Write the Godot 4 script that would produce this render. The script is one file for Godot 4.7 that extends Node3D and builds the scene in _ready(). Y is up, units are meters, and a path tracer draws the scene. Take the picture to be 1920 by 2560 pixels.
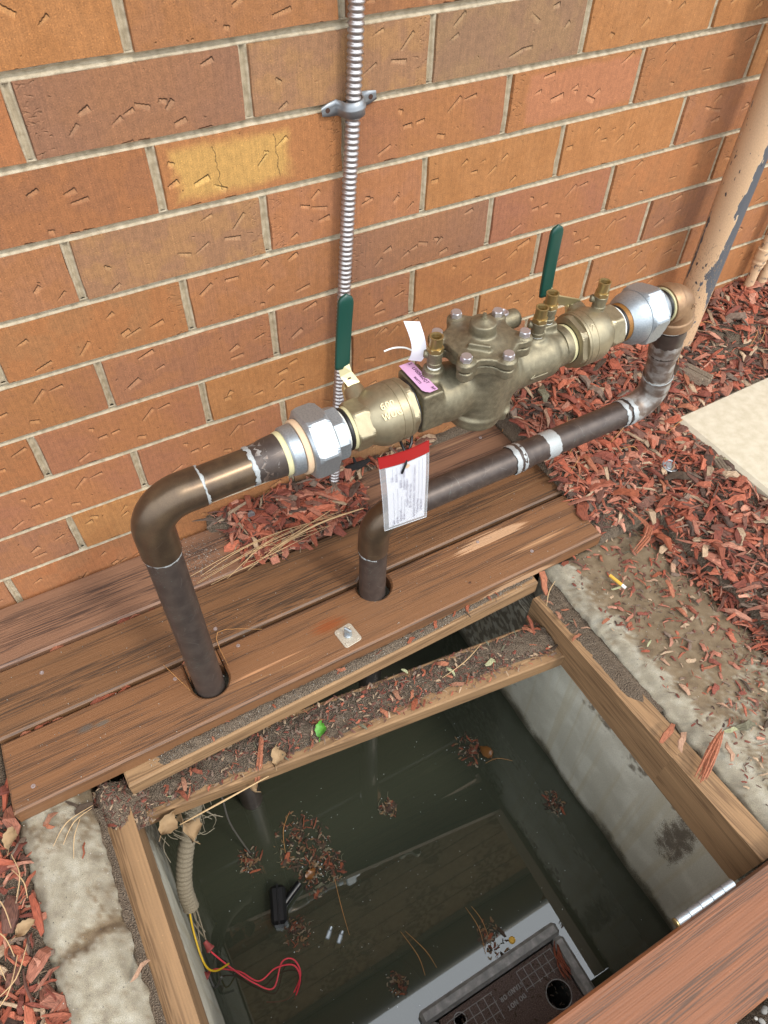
extends Node3D
# An outdoor backflow preventer on copper risers, in front of a brick wall, over an open concrete vault.

var rng := RandomNumberGenerator.new()
var nz := FastNoiseLite.new()
var used := {}
var M := {}

func _ready():
	rng.seed = 4711
	nz.seed = 5
	nz.frequency = 1.0
	nz.fractal_octaves = 3
	# ---- camera, sky, sun, exposure -------------------------------------------------
	var cam := Camera3D.new()
	cam.name = "camera"
	add_child(cam)
	cam.transform = Transform3D(Basis(CAM_RIGHT, CAM_UP, CAM_BACK), Vector3(CAM_POS))
	cam.fov = 70.03
	cam.near = 0.05
	cam.far = 400.0
	cam.current = true
	var sky_mat := ProceduralSkyMaterial.new()
	sky_mat.sky_top_color = Color(0.95, 0.975, 1.0)
	sky_mat.sky_horizon_color = Color(0.66, 0.69, 0.72)
	sky_mat.sky_curve = 0.35
	sky_mat.sky_energy_multiplier = 1.95
	sky_mat.ground_bottom_color = Color(0.30, 0.27, 0.24)
	sky_mat.ground_horizon_color = Color(0.55, 0.54, 0.52)
	var env := Environment.new()
	env.background_mode = Environment.BG_SKY
	env.sky = Sky.new()
	env.sky.sky_material = sky_mat
	env.tonemap_mode = Environment.TONE_MAPPER_LINEAR
	env.tonemap_exposure = 0.78
	env.sdfgi_enabled = true
	env.ssao_enabled = true
	env.ssil_enabled = true
	var we := WorldEnvironment.new()
	we.name = "world_environment"
	we.environment = env
	add_child(we)
	var sun := DirectionalLight3D.new()
	sun.name = "sun"
	sun.light_color = Color(1.0, 0.965, 0.91)
	sun.light_energy = 0.85
	sun.light_angular_distance = 9.0
	sun.shadow_enabled = true
	add_child(sun)
	sun.look_at_from_position(SUN_FROM, Vector3.ZERO)

	make_materials()
	build_ground()
	build_wall()
	build_eave()
	build_vault()
	build_deck()
	build_slabs()
	build_wall_pipes()
	build_assembly()
	build_tags()
	build_vault_things()
	build_small_things()
	build_mulch()

const CAM_RIGHT := Vector3(0.87327, 0.01945, 0.48685)
const CAM_UP := Vector3(0.36007, 0.64791, -0.67175)
const CAM_BACK := Vector3(-0.32818, 0.76166, 0.55873)
const CAM_POS := Vector3(-0.0803, 1.2941, 1.0695)
const SUN_FROM := Vector3(1.6, 5.0, 4.0)

# ---------------------------------------------------------------- naming and tagging
func numbered(called: String) -> String:
	if not used.has(called):
		used[called] = 0
		return called
	used[called] += 1
	return "%s_%03d" % [called, used[called]]

func tag(o: Node, label := "", category := "", group := "", kind := ""):
	if label: o.set_meta("label", label)
	if category: o.set_meta("category", category)
	if group: o.set_meta("group", group)
	if kind: o.set_meta("kind", kind)
	return o

func thing(called: String, label: String, category: String, at := Vector3.ZERO, group := "") -> Node3D:
	var o := Node3D.new()
	o.name = numbered(called)
	o.position = at
	add_child(o)
	tag(o, label, category, group)
	return o

func origin_of(n: Node) -> Vector3:
	var p := Vector3.ZERO
	while n is Node3D and n != self:
		p += n.position
		n = n.get_parent()
	return p

# commits world-space geometry as one named mesh under parent
func obj(called: String, st, m: Material, parent: Node = null) -> MeshInstance3D:
	var o := MeshInstance3D.new()
	if st is SurfaceTool:
		st.generate_normals()
		st.index()
		o.mesh = st.commit()
	else:
		o.mesh = st
	o.material_override = m
	if parent == null:
		o.name = numbered(called)
		add_child(o)
	else:
		o.name = called
		o.position = -origin_of(parent)
		parent.add_child(o, true)
	return o

func mb() -> SurfaceTool:
	var st := SurfaceTool.new()
	st.begin(Mesh.PRIMITIVE_TRIANGLES)
	return st

# ---------------------------------------------------------------- shapes
# corners run counter-clockwise seen from outside
func tri(st: SurfaceTool, a: Vector3, b: Vector3, c: Vector3, ua := Vector2.ZERO, ub := Vector2.ZERO, uc := Vector2.ZERO):
	st.set_uv(ua); st.add_vertex(a)
	st.set_uv(uc); st.add_vertex(c)
	st.set_uv(ub); st.add_vertex(b)

func quad(st: SurfaceTool, a: Vector3, b: Vector3, c: Vector3, d: Vector3, ua := Vector2.ZERO, ub := Vector2(1, 0), uc := Vector2(1, 1), ud := Vector2(0, 1)):
	if a.distance_squared_to(b) > 1e-14 and b.distance_squared_to(c) > 1e-14:
		tri(st, a, b, c, ua, ub, uc)
	if a.distance_squared_to(d) > 1e-14 and c.distance_squared_to(d) > 1e-14:
		tri(st, a, c, d, ua, uc, ud)

func frame(e: Vector3) -> Array:
	var up := Vector3.UP if absf(e.y) < 0.9 else Vector3(0, 0, -1)
	var u := (up - e * up.dot(e)).normalized()
	return [u, e.cross(u).normalized()]

func lathe(st: SurfaceTool, o: Vector3, dir: Vector3, prof: Array, n := 40):
	var e := dir.normalized()
	var f := frame(e)
	var g := 0
	for i in prof.size() - 1:
		var s0: float = prof[i][0]; var r0: float = prof[i][1]
		var s1: float = prof[i + 1][0]; var r1: float = prof[i + 1][1]
		if i > 0:
			var d0 := Vector2(s0 - prof[i - 1][0], r0 - prof[i - 1][1])
			if absf(d0.angle_to(Vector2(s1 - s0, r1 - r0))) > 0.5:
				g += 1
		st.set_smooth_group(g)
		for k in n:
			var t0 := TAU * k / n; var t1 := TAU * (k + 1) / n
			var c0: Vector3 = f[0] * cos(t0) + f[1] * sin(t0)
			var c1: Vector3 = f[0] * cos(t1) + f[1] * sin(t1)
			quad(st, o + e * s0 + c0 * r0, o + e * s0 + c1 * r0, o + e * s1 + c1 * r1, o + e * s1 + c0 * r1,
				Vector2(float(k) / n, s0 * 4), Vector2(float(k + 1) / n, s0 * 4), Vector2(float(k + 1) / n, s1 * 4), Vector2(float(k) / n, s1 * 4))

# hexagonal bar whose corners are turned down to the radius given at each station
func hexlathe(st: SurfaceTool, o: Vector3, dir: Vector3, apothem: float, prof: Array, phase := 0.0, sides := 6, n := 96):
	var e := dir.normalized()
	var f := frame(e)
	st.set_smooth_group(-1)
	var w := TAU / sides
	for i in prof.size() - 1:
		for k in n:
			var q := []
			for j in 2:
				var t := TAU * (k + j) / n
				var a := fposmod(t - phase, w) - w / 2
				var hr := apothem / cos(a)
				var c: Vector3 = f[0] * cos(t) + f[1] * sin(t)
				q.append(o + e * prof[i][0] + c * minf(hr, prof[i][1]))
				q.append(o + e * prof[i + 1][0] + c * minf(hr, prof[i + 1][1]))
			quad(st, q[0], q[2], q[3], q[1])

func tube(st: SurfaceTool, pts: Array, rad, n := 20, caps := true, group := 0):
	var e: Vector3 = (pts[1] - pts[0]).normalized()
	var f := frame(e)
	var u: Vector3 = f[0]
	var rings := []
	var len := 0.0
	var lens := []
	for i in pts.size():
		var d: Vector3
		if i == 0: d = pts[1] - pts[0]
		elif i == pts.size() - 1: d = pts[i] - pts[i - 1]
		else: d = (pts[i + 1] - pts[i]).normalized() + (pts[i] - pts[i - 1]).normalized()
		d = d.normalized()
		u = (u - d * u.dot(d)).normalized()
		var w := d.cross(u)
		var r: float = rad if rad is float else rad[i]
		var ring := []
		for k in n + 1:
			var t := TAU * k / n
			ring.append(pts[i] + (u * cos(t) + w * sin(t)) * r)
		rings.append(ring)
		if i > 0: len += pts[i].distance_to(pts[i - 1])
		lens.append(len)
	st.set_smooth_group(group)
	for i in pts.size() - 1:
		for k in n:
			quad(st, rings[i][k], rings[i][k + 1], rings[i + 1][k + 1], rings[i + 1][k],
				Vector2(float(k) / n, lens[i] * 4), Vector2(float(k + 1) / n, lens[i] * 4), Vector2(float(k + 1) / n, lens[i + 1] * 4), Vector2(float(k) / n, lens[i + 1] * 4))
	if caps:
		st.set_smooth_group(-1)
		for k in n:
			tri(st, pts[0], rings[0][k + 1], rings[0][k])
			tri(st, pts[-1], rings[-1][k], rings[-1][k + 1])

func bend(p0: Vector3, c: Vector3, p1: Vector3, r: float, n := 10) -> Array:
	var a := (p0 - c).normalized(); var b := (p1 - c).normalized()
	var half := a.angle_to(b) / 2
	var t := r / tan(half)
	var mid := c + (a + b).normalized() * (r / sin(half))
	var v0 := c + a * t - mid; var v1 := c + b * t - mid
	var out := []
	if p0.distance_to(c) > t + 1e-4: out.append(p0)
	for i in n + 1:
		out.append(mid + v0.slerp(v1, float(i) / n))
	if p1.distance_to(c) > t + 1e-4: out.append(p1)
	return out

func curve(pts: Array, n := 8) -> Array:
	var out := []
	for i in pts.size() - 1:
		var a: Vector3 = pts[maxi(i - 1, 0)]; var d: Vector3 = pts[mini(i + 2, pts.size() - 1)]
		for k in n:
			out.append(pts[i].cubic_interpolate(pts[i + 1], a, d, float(k) / n))
	out.append(pts[-1])
	return out

func bevel_box(st: SurfaceTool, b: Basis, c: Vector3, size: Vector3, bev: float):
	var h := size / 2
	st.set_smooth_group(-1)
	for axis in 3:
		for s in [-1.0, 1.0]:
			var n := Vector3.ZERO; n[axis] = s
			var u := Vector3.ZERO; u[(axis + 1) % 3] = 1
			var v: Vector3 = n.cross(u)
			var hu := h[(axis + 1) % 3] - bev; var hv: float = absf(v.dot(h)) - bev
			var q := []
			for k in [[-1, -1], [1, -1], [1, 1], [-1, 1]]:
				q.append(c + b * (n * h[axis] + u * hu * k[0] + v * hv * k[1]))
			quad(st, q[0], q[1], q[2], q[3])
	for axis in 3:
		var a1 := (axis + 1) % 3; var a2 := (axis + 2) % 3
		for s1 in [-1.0, 1.0]:
			for s2 in [-1.0, 1.0]:
				var q := []
				for t in [-1.0, 1.0]:
					var p := Vector3.ZERO; p[axis] = t * (h[axis] - bev); p[a1] = s1 * h[a1]; p[a2] = s2 * (h[a2] - bev)
					var r := p; r[a1] = s1 * (h[a1] - bev); r[a2] = s2 * h[a2]
					q.append(c + b * p); q.append(c + b * r)
				if s1 * s2 > 0: quad(st, q[0], q[1], q[3], q[2])
				else: quad(st, q[1], q[0], q[2], q[3])
	for sx in [-1.0, 1.0]:
		for sy in [-1.0, 1.0]:
			for sz in [-1.0, 1.0]:
				var p := []
				for axis in 3:
					var v := Vector3(sx, sy, sz) * (h - Vector3.ONE * bev); v[axis] = Vector3(sx, sy, sz)[axis] * h[axis]
					p.append(c + b * v)
				if sx * sy * sz > 0: tri(st, p[0], p[1], p[2])
				else: tri(st, p[0], p[2], p[1])

# outline in (x, z) raised from y0 to y1 with a bevel along the top; outline counter-clockwise in (x, z) with z down the page
func slab_prism(st: SurfaceTool, poly: PackedVector2Array, y0: float, y1: float, bev: float, uv_of: Callable):
	if Geometry2D.is_polygon_clockwise(poly):
		poly.reverse()
	# here (x, z): a counter-clockwise outline in a plane with z up runs clockwise seen from above
	var n := poly.size()
	var inn := PackedVector2Array()
	for i in n:
		var a := (poly[i] - poly[(i + n - 1) % n]).normalized(); var b := (poly[(i + 1) % n] - poly[i]).normalized()
		var na := Vector2(-a.y, a.x); var nb := Vector2(-b.y, b.x)
		var m := (na + nb)
		m = m.normalized() / maxf(0.35, m.normalized().dot(na))
		inn.append(poly[i] + m * bev)
	st.set_smooth_group(-1)
	var idx := Geometry2D.triangulate_polygon(inn)
	for i in range(0, idx.size(), 3):
		var q := []
		for k in 3: q.append(Vector3(inn[idx[i + k]].x, y1, inn[idx[i + k]].y))
		if (q[1] - q[0]).cross(q[2] - q[0]).y < 0:
			var t = q[1]; q[1] = q[2]; q[2] = t
		tri(st, q[0], q[1], q[2], uv_of.call(q[0]), uv_of.call(q[1]), uv_of.call(q[2]))
	for i in n:
		var j := (i + 1) % n
		var rows := [[poly, y0], [poly, y1 - bev], [inn, y1]]
		for k in 2:
			var a := Vector3(rows[k][0][i].x, rows[k][1], rows[k][0][i].y); var b := Vector3(rows[k][0][j].x, rows[k][1], rows[k][0][j].y)
			var c := Vector3(rows[k + 1][0][j].x, rows[k + 1][1], rows[k + 1][0][j].y); var d := Vector3(rows[k + 1][0][i].x, rows[k + 1][1], rows[k + 1][0][i].y)
			quad(st, b, a, d, c, uv_of.call(b), uv_of.call(a), uv_of.call(d), uv_of.call(c))

# a sheet y = f(x, z) over a grid, with skirts down to y0 where asked
func sheet(st: SurfaceTool, x0: float, x1: float, z0: float, z1: float, nx: int, nz_: int, f: Callable, skirt := 0.0):
	st.set_smooth_group(0)
	var g := []
	for i in nx + 1:
		var col := []
		for k in nz_ + 1:
			col.append(f.call(lerpf(x0, x1, float(i) / nx), lerpf(z0, z1, float(k) / nz_)))
		g.append(col)
	for i in nx:
		for k in nz_:
			var a: Vector3 = g[i][k]; var b: Vector3 = g[i][k + 1]; var c: Vector3 = g[i + 1][k + 1]; var d: Vector3 = g[i + 1][k]
			quad(st, a, b, c, d, Vector2(a.x, a.z), Vector2(b.x, b.z), Vector2(c.x, c.z), Vector2(d.x, d.z))
	if skirt > 0:
		var dn := Vector3(0, -skirt, 0)
		for i in nx:
			quad(st, g[i][nz_], g[i][nz_] + dn, g[i + 1][nz_] + dn, g[i + 1][nz_])
			quad(st, g[i + 1][0], g[i + 1][0] + dn, g[i][0] + dn, g[i][0])
		for k in nz_:
			quad(st, g[0][k], g[0][k] + dn, g[0][k + 1] + dn, g[0][k + 1])
			quad(st, g[nx][k + 1], g[nx][k + 1] + dn, g[nx][k] + dn, g[nx][k])

# surface nets over a signed distance field
func nets(fn: Callable, lo: Vector3, hi: Vector3, cell: float) -> ArrayMesh:
	var nx := int(ceil((hi.x - lo.x) / cell)); var ny := int(ceil((hi.y - lo.y) / cell)); var nq := int(ceil((hi.z - lo.z) / cell))
	var sx := (ny + 1) * (nq + 1); var sy := nq + 1
	var v := PackedFloat32Array(); v.resize((nx + 1) * sx)
	for i in nx + 1:
		for j in ny + 1:
			for k in nq + 1:
				v[i * sx + j * sy + k] = fn.call(lo + Vector3(i, j, k) * cell)
	var id := PackedInt32Array(); id.resize((nx + 1) * sx); id.fill(-1)
	var pos := PackedVector3Array(); var nor := PackedVector3Array(); var tris := PackedInt32Array()
	var corner := [0, 1, sy, sy + 1, sx, sx + 1, sx + sy, sx + sy + 1]
	var edges := [[0, 1], [2, 3], [4, 5], [6, 7], [0, 2], [1, 3], [4, 6], [5, 7], [0, 4], [1, 5], [2, 6], [3, 7]]
	var co := [Vector3(0, 0, 0), Vector3(0, 0, 1), Vector3(0, 1, 0), Vector3(0, 1, 1), Vector3(1, 0, 0), Vector3(1, 0, 1), Vector3(1, 1, 0), Vector3(1, 1, 1)]
	for i in nx:
		for j in ny:
			for k in nq:
				var b := i * sx + j * sy + k
				var s := v[b] < 0
				var mixed := false
				for c in range(1, 8):
					if (v[b + corner[c]] < 0) != s:
						mixed = true
						break
				if not mixed: continue
				var p := Vector3.ZERO; var m := 0
				for e in edges:
					var a := v[b + corner[e[0]]]; var d := v[b + corner[e[1]]]
					if (a < 0) != (d < 0):
						p += co[e[0]].lerp(co[e[1]], a / (a - d)); m += 1
				p = lo + (Vector3(i, j, k) + p / m) * cell
				id[b] = pos.size()
				pos.append(p)
				var h := cell * 0.5
				nor.append(Vector3(fn.call(p + Vector3(h, 0, 0)) - fn.call(p - Vector3(h, 0, 0)), fn.call(p + Vector3(0, h, 0)) - fn.call(p - Vector3(0, h, 0)), fn.call(p + Vector3(0, 0, h)) - fn.call(p - Vector3(0, 0, h))).normalized())
	for i in range(1, nx):
		for j in range(1, ny):
			for k in range(1, nq):
				var b := i * sx + j * sy + k
				for ax_ in 3:
					var st_ = [sx, sy, 1][ax_]
					var a1 = [sy, 1, sx][ax_]; var a2 = [1, sx, sy][ax_]
					var inside := v[b] < 0
					if inside == (v[b + st_] < 0): continue
					var q := [id[b - a1 - a2], id[b - a2], id[b], id[b - a1]]
					if q.has(-1): continue
					# counter-clockwise round +axis when the inside lies below
					if inside: tris.append_array([q[0], q[2], q[1], q[0], q[3], q[2]])
					else: tris.append_array([q[0], q[1], q[2], q[0], q[2], q[3]])
	var arr := []; arr.resize(Mesh.ARRAY_MAX)
	arr[Mesh.ARRAY_VERTEX] = pos; arr[Mesh.ARRAY_NORMAL] = nor; arr[Mesh.ARRAY_INDEX] = tris
	var am := ArrayMesh.new()
	am.add_surface_from_arrays(Mesh.PRIMITIVE_TRIANGLES, arr)
	return am

func smin(a: float, b: float, k: float) -> float:
	var h := maxf(k - absf(a - b), 0.0) / k
	return minf(a, b) - h * h * k * 0.25

func sd_cyl(p: Vector3, o: Vector3, axis: int, half: float, r: float, rnd := 0.003) -> float:
	var d := p - o
	var along := absf(d[axis]) - half + rnd
	d[axis] = 0
	var out := d.length() - r + rnd
	return minf(maxf(along, out), 0.0) + Vector2(maxf(along, 0), maxf(out, 0)).length() - rnd

func sd_box(p: Vector3, o: Vector3, h: Vector3, rnd := 0.003) -> float:
	var q := (p - o).abs() - h + Vector3.ONE * rnd
	return q.max(Vector3.ZERO).length() + minf(maxf(q.x, maxf(q.y, q.z)), 0.0) - rnd

func letters(called: String, text: String, height: float, depth: float, m: Material, parent: Node, at: Transform3D, font := "Droid Sans", bold := true):
	var t := TextMesh.new()
	t.text = text
	var f := SystemFont.new()
	f.font_names = PackedStringArray([font])
	f.font_weight = 700 if bold else 400
	t.font = f
	t.font_size = 32
	t.pixel_size = height / 24.0
	t.depth = depth
	t.curve_step = 2.0
	var o := MeshInstance3D.new()
	o.mesh = t
	o.material_override = m
	o.name = called
	parent.add_child(o, true)
	o.transform = Transform3D(at.basis, at.origin - origin_of(parent))
	return o

func n2(x: float, y: float, f := 1.0) -> float:
	return nz.get_noise_2d(x * f, y * f)

func n3(p: Vector3, f := 1.0) -> float:
	return nz.get_noise_3d(p.x * f, p.y * f, p.z * f)

# ---------------------------------------------------------------- textures and materials
func noise_img(seed_: int, freq: float, w: int, h: int, oct := 4, to_w := 0, to_h := 0) -> PackedByteArray:
	var n := FastNoiseLite.new()
	n.seed = seed_
	n.noise_type = FastNoiseLite.TYPE_SIMPLEX_SMOOTH
	n.frequency = freq
	n.fractal_octaves = oct
	var im := n.get_seamless_image(w, h) if w == h and to_w == 0 else n.get_image(w, h)
	im.convert(Image.FORMAT_L8)
	if to_w: im.resize(to_w, to_h, Image.INTERPOLATE_CUBIC)
	return im.get_data()

func tex_l(data: PackedByteArray, w: int, h: int) -> ImageTexture:
	return ImageTexture.create_from_image(Image.create_from_data(w, h, false, Image.FORMAT_L8, data))

func tex_rgb(data: PackedByteArray, w: int, h: int) -> ImageTexture:
	return ImageTexture.create_from_image(Image.create_from_data(w, h, false, Image.FORMAT_RGB8, data))

# a noise run through a colour ramp: stops are [place, Color]
func ramp_tex(noise: PackedByteArray, w: int, h: int, stops: Array, speckle: PackedByteArray = PackedByteArray(), amount := 0.0) -> ImageTexture:
	var out := PackedByteArray(); out.resize(w * h * 3)
	var lut := []
	for i in 256:
		var t := i / 255.0
		var c: Color = stops[0][1]
		for s in stops.size() - 1:
			if t >= stops[s][0]:
				c = (stops[s][1] as Color).lerp(stops[s + 1][1], clampf((t - stops[s][0]) / (stops[s + 1][0] - stops[s][0]), 0, 1))
		lut.append(c)
	var sp := speckle.size() > 0
	for i in w * h:
		var c: Color = lut[noise[i]]
		var k := 255.0
		if sp: k *= 1.0 + amount * (speckle[i] / 127.5 - 1.0)
		out[i * 3] = clampi(int(c.r * k), 0, 255); out[i * 3 + 1] = clampi(int(c.g * k), 0, 255); out[i * 3 + 2] = clampi(int(c.b * k), 0, 255)
	return tex_rgb(out, w, h)

func mat(called: String, color: Color, rough := 0.8, metal := 0.0) -> StandardMaterial3D:
	var m := StandardMaterial3D.new()
	m.resource_name = called
	m.albedo_color = color
	m.roughness = rough
	m.metallic = metal
	M[called] = m
	return m

func tri_uv(m: StandardMaterial3D, per_metre: float, world := true):
	m.uv1_triplanar = true
	m.uv1_world_triplanar = world
	m.uv1_scale = Vector3.ONE * per_metre
	return m

func bump(m: StandardMaterial3D, t: Texture2D, cm: float):
	m.heightmap_enabled = true
	m.heightmap_texture = t
	m.heightmap_scale = cm
	return m

func dent(h: PackedFloat32Array, w: int, cx: float, cy: float, len: float, wid: float, ang: float, deep: float, wedge: float, x0: int, y0: int, x1: int, y1: int):
	var c := cos(ang); var s := sin(ang)
	var R := int(len / 2 + wid + 2)
	for y in range(maxi(y0, int(cy) - R), mini(y1, int(cy) + R)):
		for x in range(maxi(x0, int(cx) - R), mini(x1, int(cx) + R)):
			var a := (x - cx) * c + (y - cy) * s
			var b := -(x - cx) * s + (y - cy) * c
			var t := a / len + 0.5
			if t < -0.08 or t > 1.04: continue
			var ww := wid * lerpf(1.0 - 0.75 * wedge, 1.0, clampf(t, 0, 1))
			var d := 1.0 - smoothstep(ww * 0.5 - 0.5, ww * 0.5 + 1.0, absf(b + 0.4 * sin(a * 0.9)))
			var prof := lerpf(1.0, clampf(t, 0.0, 1.0), wedge) * (1.0 - smoothstep(0.98, 1.04, t)) * smoothstep(-0.08, 0.02, t)
			# one flank of the gouge is steep, the other slopes
			var tilt := lerpf(0.06, 1.0, pow(clampf(0.5 - b / ww, 0, 1), 0.9))
			var val := -deep * d * prof * tilt
			if val < h[y * w + x]: h[y * w + x] = val

const BW := 1536
const BH := 768
func brick_textures():
	var r := RandomNumberGenerator.new(); r.seed = 99
	var cw := BW / 4; var ch := BH / 6
	var h := PackedFloat32Array(); h.resize(BW * BH)
	for v in 24:
		var x0 := (v % 4) * cw; var y0 := (v / 4) * ch
		for d in r.randi_range(5, 9):
			var ln := r.randf_range(16, 38)
			var kind := r.randf()
			var ang := deg_to_rad(r.randf_range(-48, 2)) if kind < 0.8 else deg_to_rad(r.randf_range(8, 40))
			var wd := r.randf_range(8.0, 13.0) if kind > 0.3 else r.randf_range(5.0, 8.0)
			if kind > 0.9: ln = r.randf_range(9, 14); wd = r.randf_range(8, 12)
			dent(h, BW, x0 + r.randf_range(20, cw - 20), y0 + r.randf_range(14, ch - 14), ln, wd, ang, r.randf_range(0.35, 1.0), r.randf_range(0.1, 0.9), x0, y0, x0 + cw, y0 + ch)
		for d in r.randi_range(3, 8):
			dent(h, BW, x0 + r.randf_range(6, cw - 6), y0 + r.randf_range(6, ch - 6), r.randf_range(2, 6), r.randf_range(1.5, 3.0), r.randf_range(0, 3), r.randf_range(0.2, 0.6), 0.3, x0, y0, x0 + cw, y0 + ch)
		# chipped arrises
		for d in r.randi_range(2, 5):
			var yy := y0 + (2.0 if r.randf() < 0.6 else ch - 3.0)
			dent(h, BW, x0 + r.randf_range(12, cw - 12), yy, r.randf_range(6, 26), r.randf_range(4, 8), r.randf_range(-0.15, 0.15), r.randf_range(0.4, 1.0), 0.3, x0, y0, x0 + cw, y0 + ch)
		# rough drag marks near one end
		if r.randf() < 0.7:
			var left := r.randf() < 0.5
			for d in 34:
				var xx := x0 + (r.randf_range(2, 40) if left else cw - r.randf_range(2, 40))
				dent(h, BW, xx, y0 + r.randf_range(4, ch - 4), r.randf_range(5, 14), r.randf_range(1.2, 2.2), deg_to_rad(r.randf_range(-70, 30)), r.randf_range(0.12, 0.4), 0.6, x0, y0, x0 + cw, y0 + ch)
	var grain := noise_img(3, 0.35, BW, BH, 2)
	var broad := noise_img(4, 0.012, BW, BH, 4)
	var mid := noise_img(6, 0.06, BW, BH, 3)
	var streak := noise_img(8, 0.22, BW, 24, 3, BW, BH)
	# family colours, sRGB 0..255: base and second
	var fam := [[165, 108, 65, 159, 106, 65], [165, 111, 65, 169, 115, 69], [159, 105, 65, 153, 102, 66], [167, 112, 67, 161, 107, 65], [155, 105, 69, 149, 102, 71], [167, 113, 67, 171, 118, 71], [159, 103, 62, 155, 104, 65], [163, 109, 69, 161, 109, 73]]
	var special := {0: [166, 110, 66, 190, 146, 82], 1: [164, 109, 66, 172, 113, 78], 2: [150, 104, 72, 143, 101, 75], 3: [148, 114, 82, 142, 108, 81], 4: [162, 107, 66, 155, 102, 71], 5: [160, 117, 78, 151, 110, 79]}
	var alb := PackedByteArray(); alb.resize(BW * BH * 3)
	var hb := PackedByteArray(); hb.resize(BW * BH)
	for v in 24:
		var x0 := (v % 4) * cw; var y0 := (v / 4) * ch
		var f: Array = special[v] if special.has(v) else fam[r.randi() % fam.size()]
		var ph := r.randf_range(0, 6.28)
		for y in ch:
			var ey := minf(y, ch - 1 - y)
			for x in cw:
				var i := (y0 + y) * BW + x0 + x
				var ex := minf(x, cw - 1 - x)
				var b := broad[i] / 255.0
				var t := smoothstep(0.35, 0.65, b)
				if v == 0 or v == 1:
					var wob := (mid[i] - 128) * 0.02 + (broad[i] - 128) * 0.1
					t = smoothstep(6.0, 30.0 if v == 0 else 20.0, minf(ey + wob * 0.5, (x - 40 + wob) * 0.8 if v == 1 else minf(x - 14 + wob, (cw * 0.74 - x + wob) * 0.8)))
				elif v == 2 or v == 4:
					t = clampf(0.5 + 0.5 * sin(x * 0.016 + ph) + (b - 0.5), 0, 1)
				var g := 1.0 + (grain[i] - 128) * 0.0012 + (mid[i] - 128) * 0.0005 + (streak[i] - 128) * 0.0005
				var hh := h[i]
				var red: float = f[0] + (f[3] - f[0]) * t; var gre: float = f[1] + (f[4] - f[1]) * t; var blu: float = f[2] + (f[5] - f[2]) * t
				if grain[i] > 224: g *= 1.18
				elif grain[i] < 26: g *= 0.80
				# colour inside the gouges is set a little paler
				if hh < -0.12: red += 9; gre += 11; blu += 9
				# two hairline shrinkage cracks in the yellow brick
				if v == 0 and y > 22 and y < 106:
					for cx in [112.0, 232.0]:
						if absf(x - cx - (mid[(y0 + y) * BW + x0 + int(cx)] - 128) * 0.018 - sin(y * 0.21 + cx) * 0.9 - y * 0.05) < 0.7: g *= 0.55
				alb[i * 3] = clampi(int(red * g), 0, 255); alb[i * 3 + 1] = clampi(int(gre * g), 0, 255); alb[i * 3 + 2] = clampi(int(blu * g), 0, 255)
				hb[i] = clampi(int(205 + hh * 190 + (grain[i] - 128) * 0.05 + (mid[i] - 128) * 0.02 + (streak[i] - 128) * 0.012), 0, 255)
	var m := mat("brick_clay", Color.WHITE, 0.88)
	m.albedo_texture = tex_rgb(alb, BW, BH)
	m.vertex_color_use_as_albedo = true
	bump(m, tex_l(hb, BW, BH), 0.85)

# long-grained wood. kind 0: brown stained decking, 1: raw sawn lumber
func wood(called: String, seed_: int, w: int, h: int, base: Color, dark: Color, pale: Color, dark_share: float, pale_share: float, spots: Array, rough: float):
	var s1 := noise_img(seed_, 0.055, 20, h, 3, w, h)
	var s2 := noise_img(seed_ + 1, 0.11, 24, h, 3, w, h)
	var s3 := noise_img(seed_ + 2, 0.30, 30, h, 3, w, h)
	var fine := noise_img(seed_ + 3, 0.5, w, h, 2)
	var ring_f := 15.0 / h
	var s4 := noise_img(seed_ + 7, 0.09, 14, h / 4, 2, w, h)
	var alb := PackedByteArray(); alb.resize(w * h * 3)
	var hb := PackedByteArray(); hb.resize(w * h)
	for y in h:
		for x in w:
			var i := y * w + x
			var a := s1[i] / 255.0; var b := s2[i] / 255.0; var c := s3[i] / 255.0; var f := fine[i] / 255.0
			var ring := 0.5 + 0.5 * sin(y * ring_f + (a - 0.5) * 30.0 + (b - 0.5) * 6.0)
			var d := smoothstep(0.40, 0.90, ring * 0.8 + b * 0.2) * smoothstep(0.86 - dark_share, 1.12 - dark_share, s4[i] / 255.0) * (0.85 + 0.15 * c)
			var p := smoothstep(1.0 - pale_share, 1.05 - pale_share * 0.6, a * 0.5 + (1.0 - b) * 0.5 + (c - 0.5) * 0.12)
			var col := base.lerp(dark, d).lerp(pale, p * (1.0 - d))
			var k := 1.0 + (c - 0.5) * 0.13 + (f - 0.5) * 0.09
			if f > 0.90 and c > 0.5: k *= 1.2
			for s in spots:
				var dx := (x - float(s[0])) / float(s[2]); var dy := (y - float(s[1])) / float(s[3])
				var q := sqrt(dx * dx + dy * dy) + (b - 0.5) * 0.8 + (f - 0.5) * 0.35
				if q < 1.0: col = col.lerp(s[4], (1.0 - smoothstep(s[5], 1.0, q)) * s[6])
			alb[i * 3] = clampi(int(col.r * k * 255), 0, 255); alb[i * 3 + 1] = clampi(int(col.g * k * 255), 0, 255); alb[i * 3 + 2] = clampi(int(col.b * k * 255), 0, 255)
			hb[i] = clampi(int(128 + (c - 0.5) * 90 + (f - 0.5) * 40 - d * 25), 0, 255)
	var m := mat(called, Color.WHITE, rough)
	m.albedo_texture = tex_rgb(alb, w, h)
	bump(m, tex_l(hb, w, h), 0.12)
	return m

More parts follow.
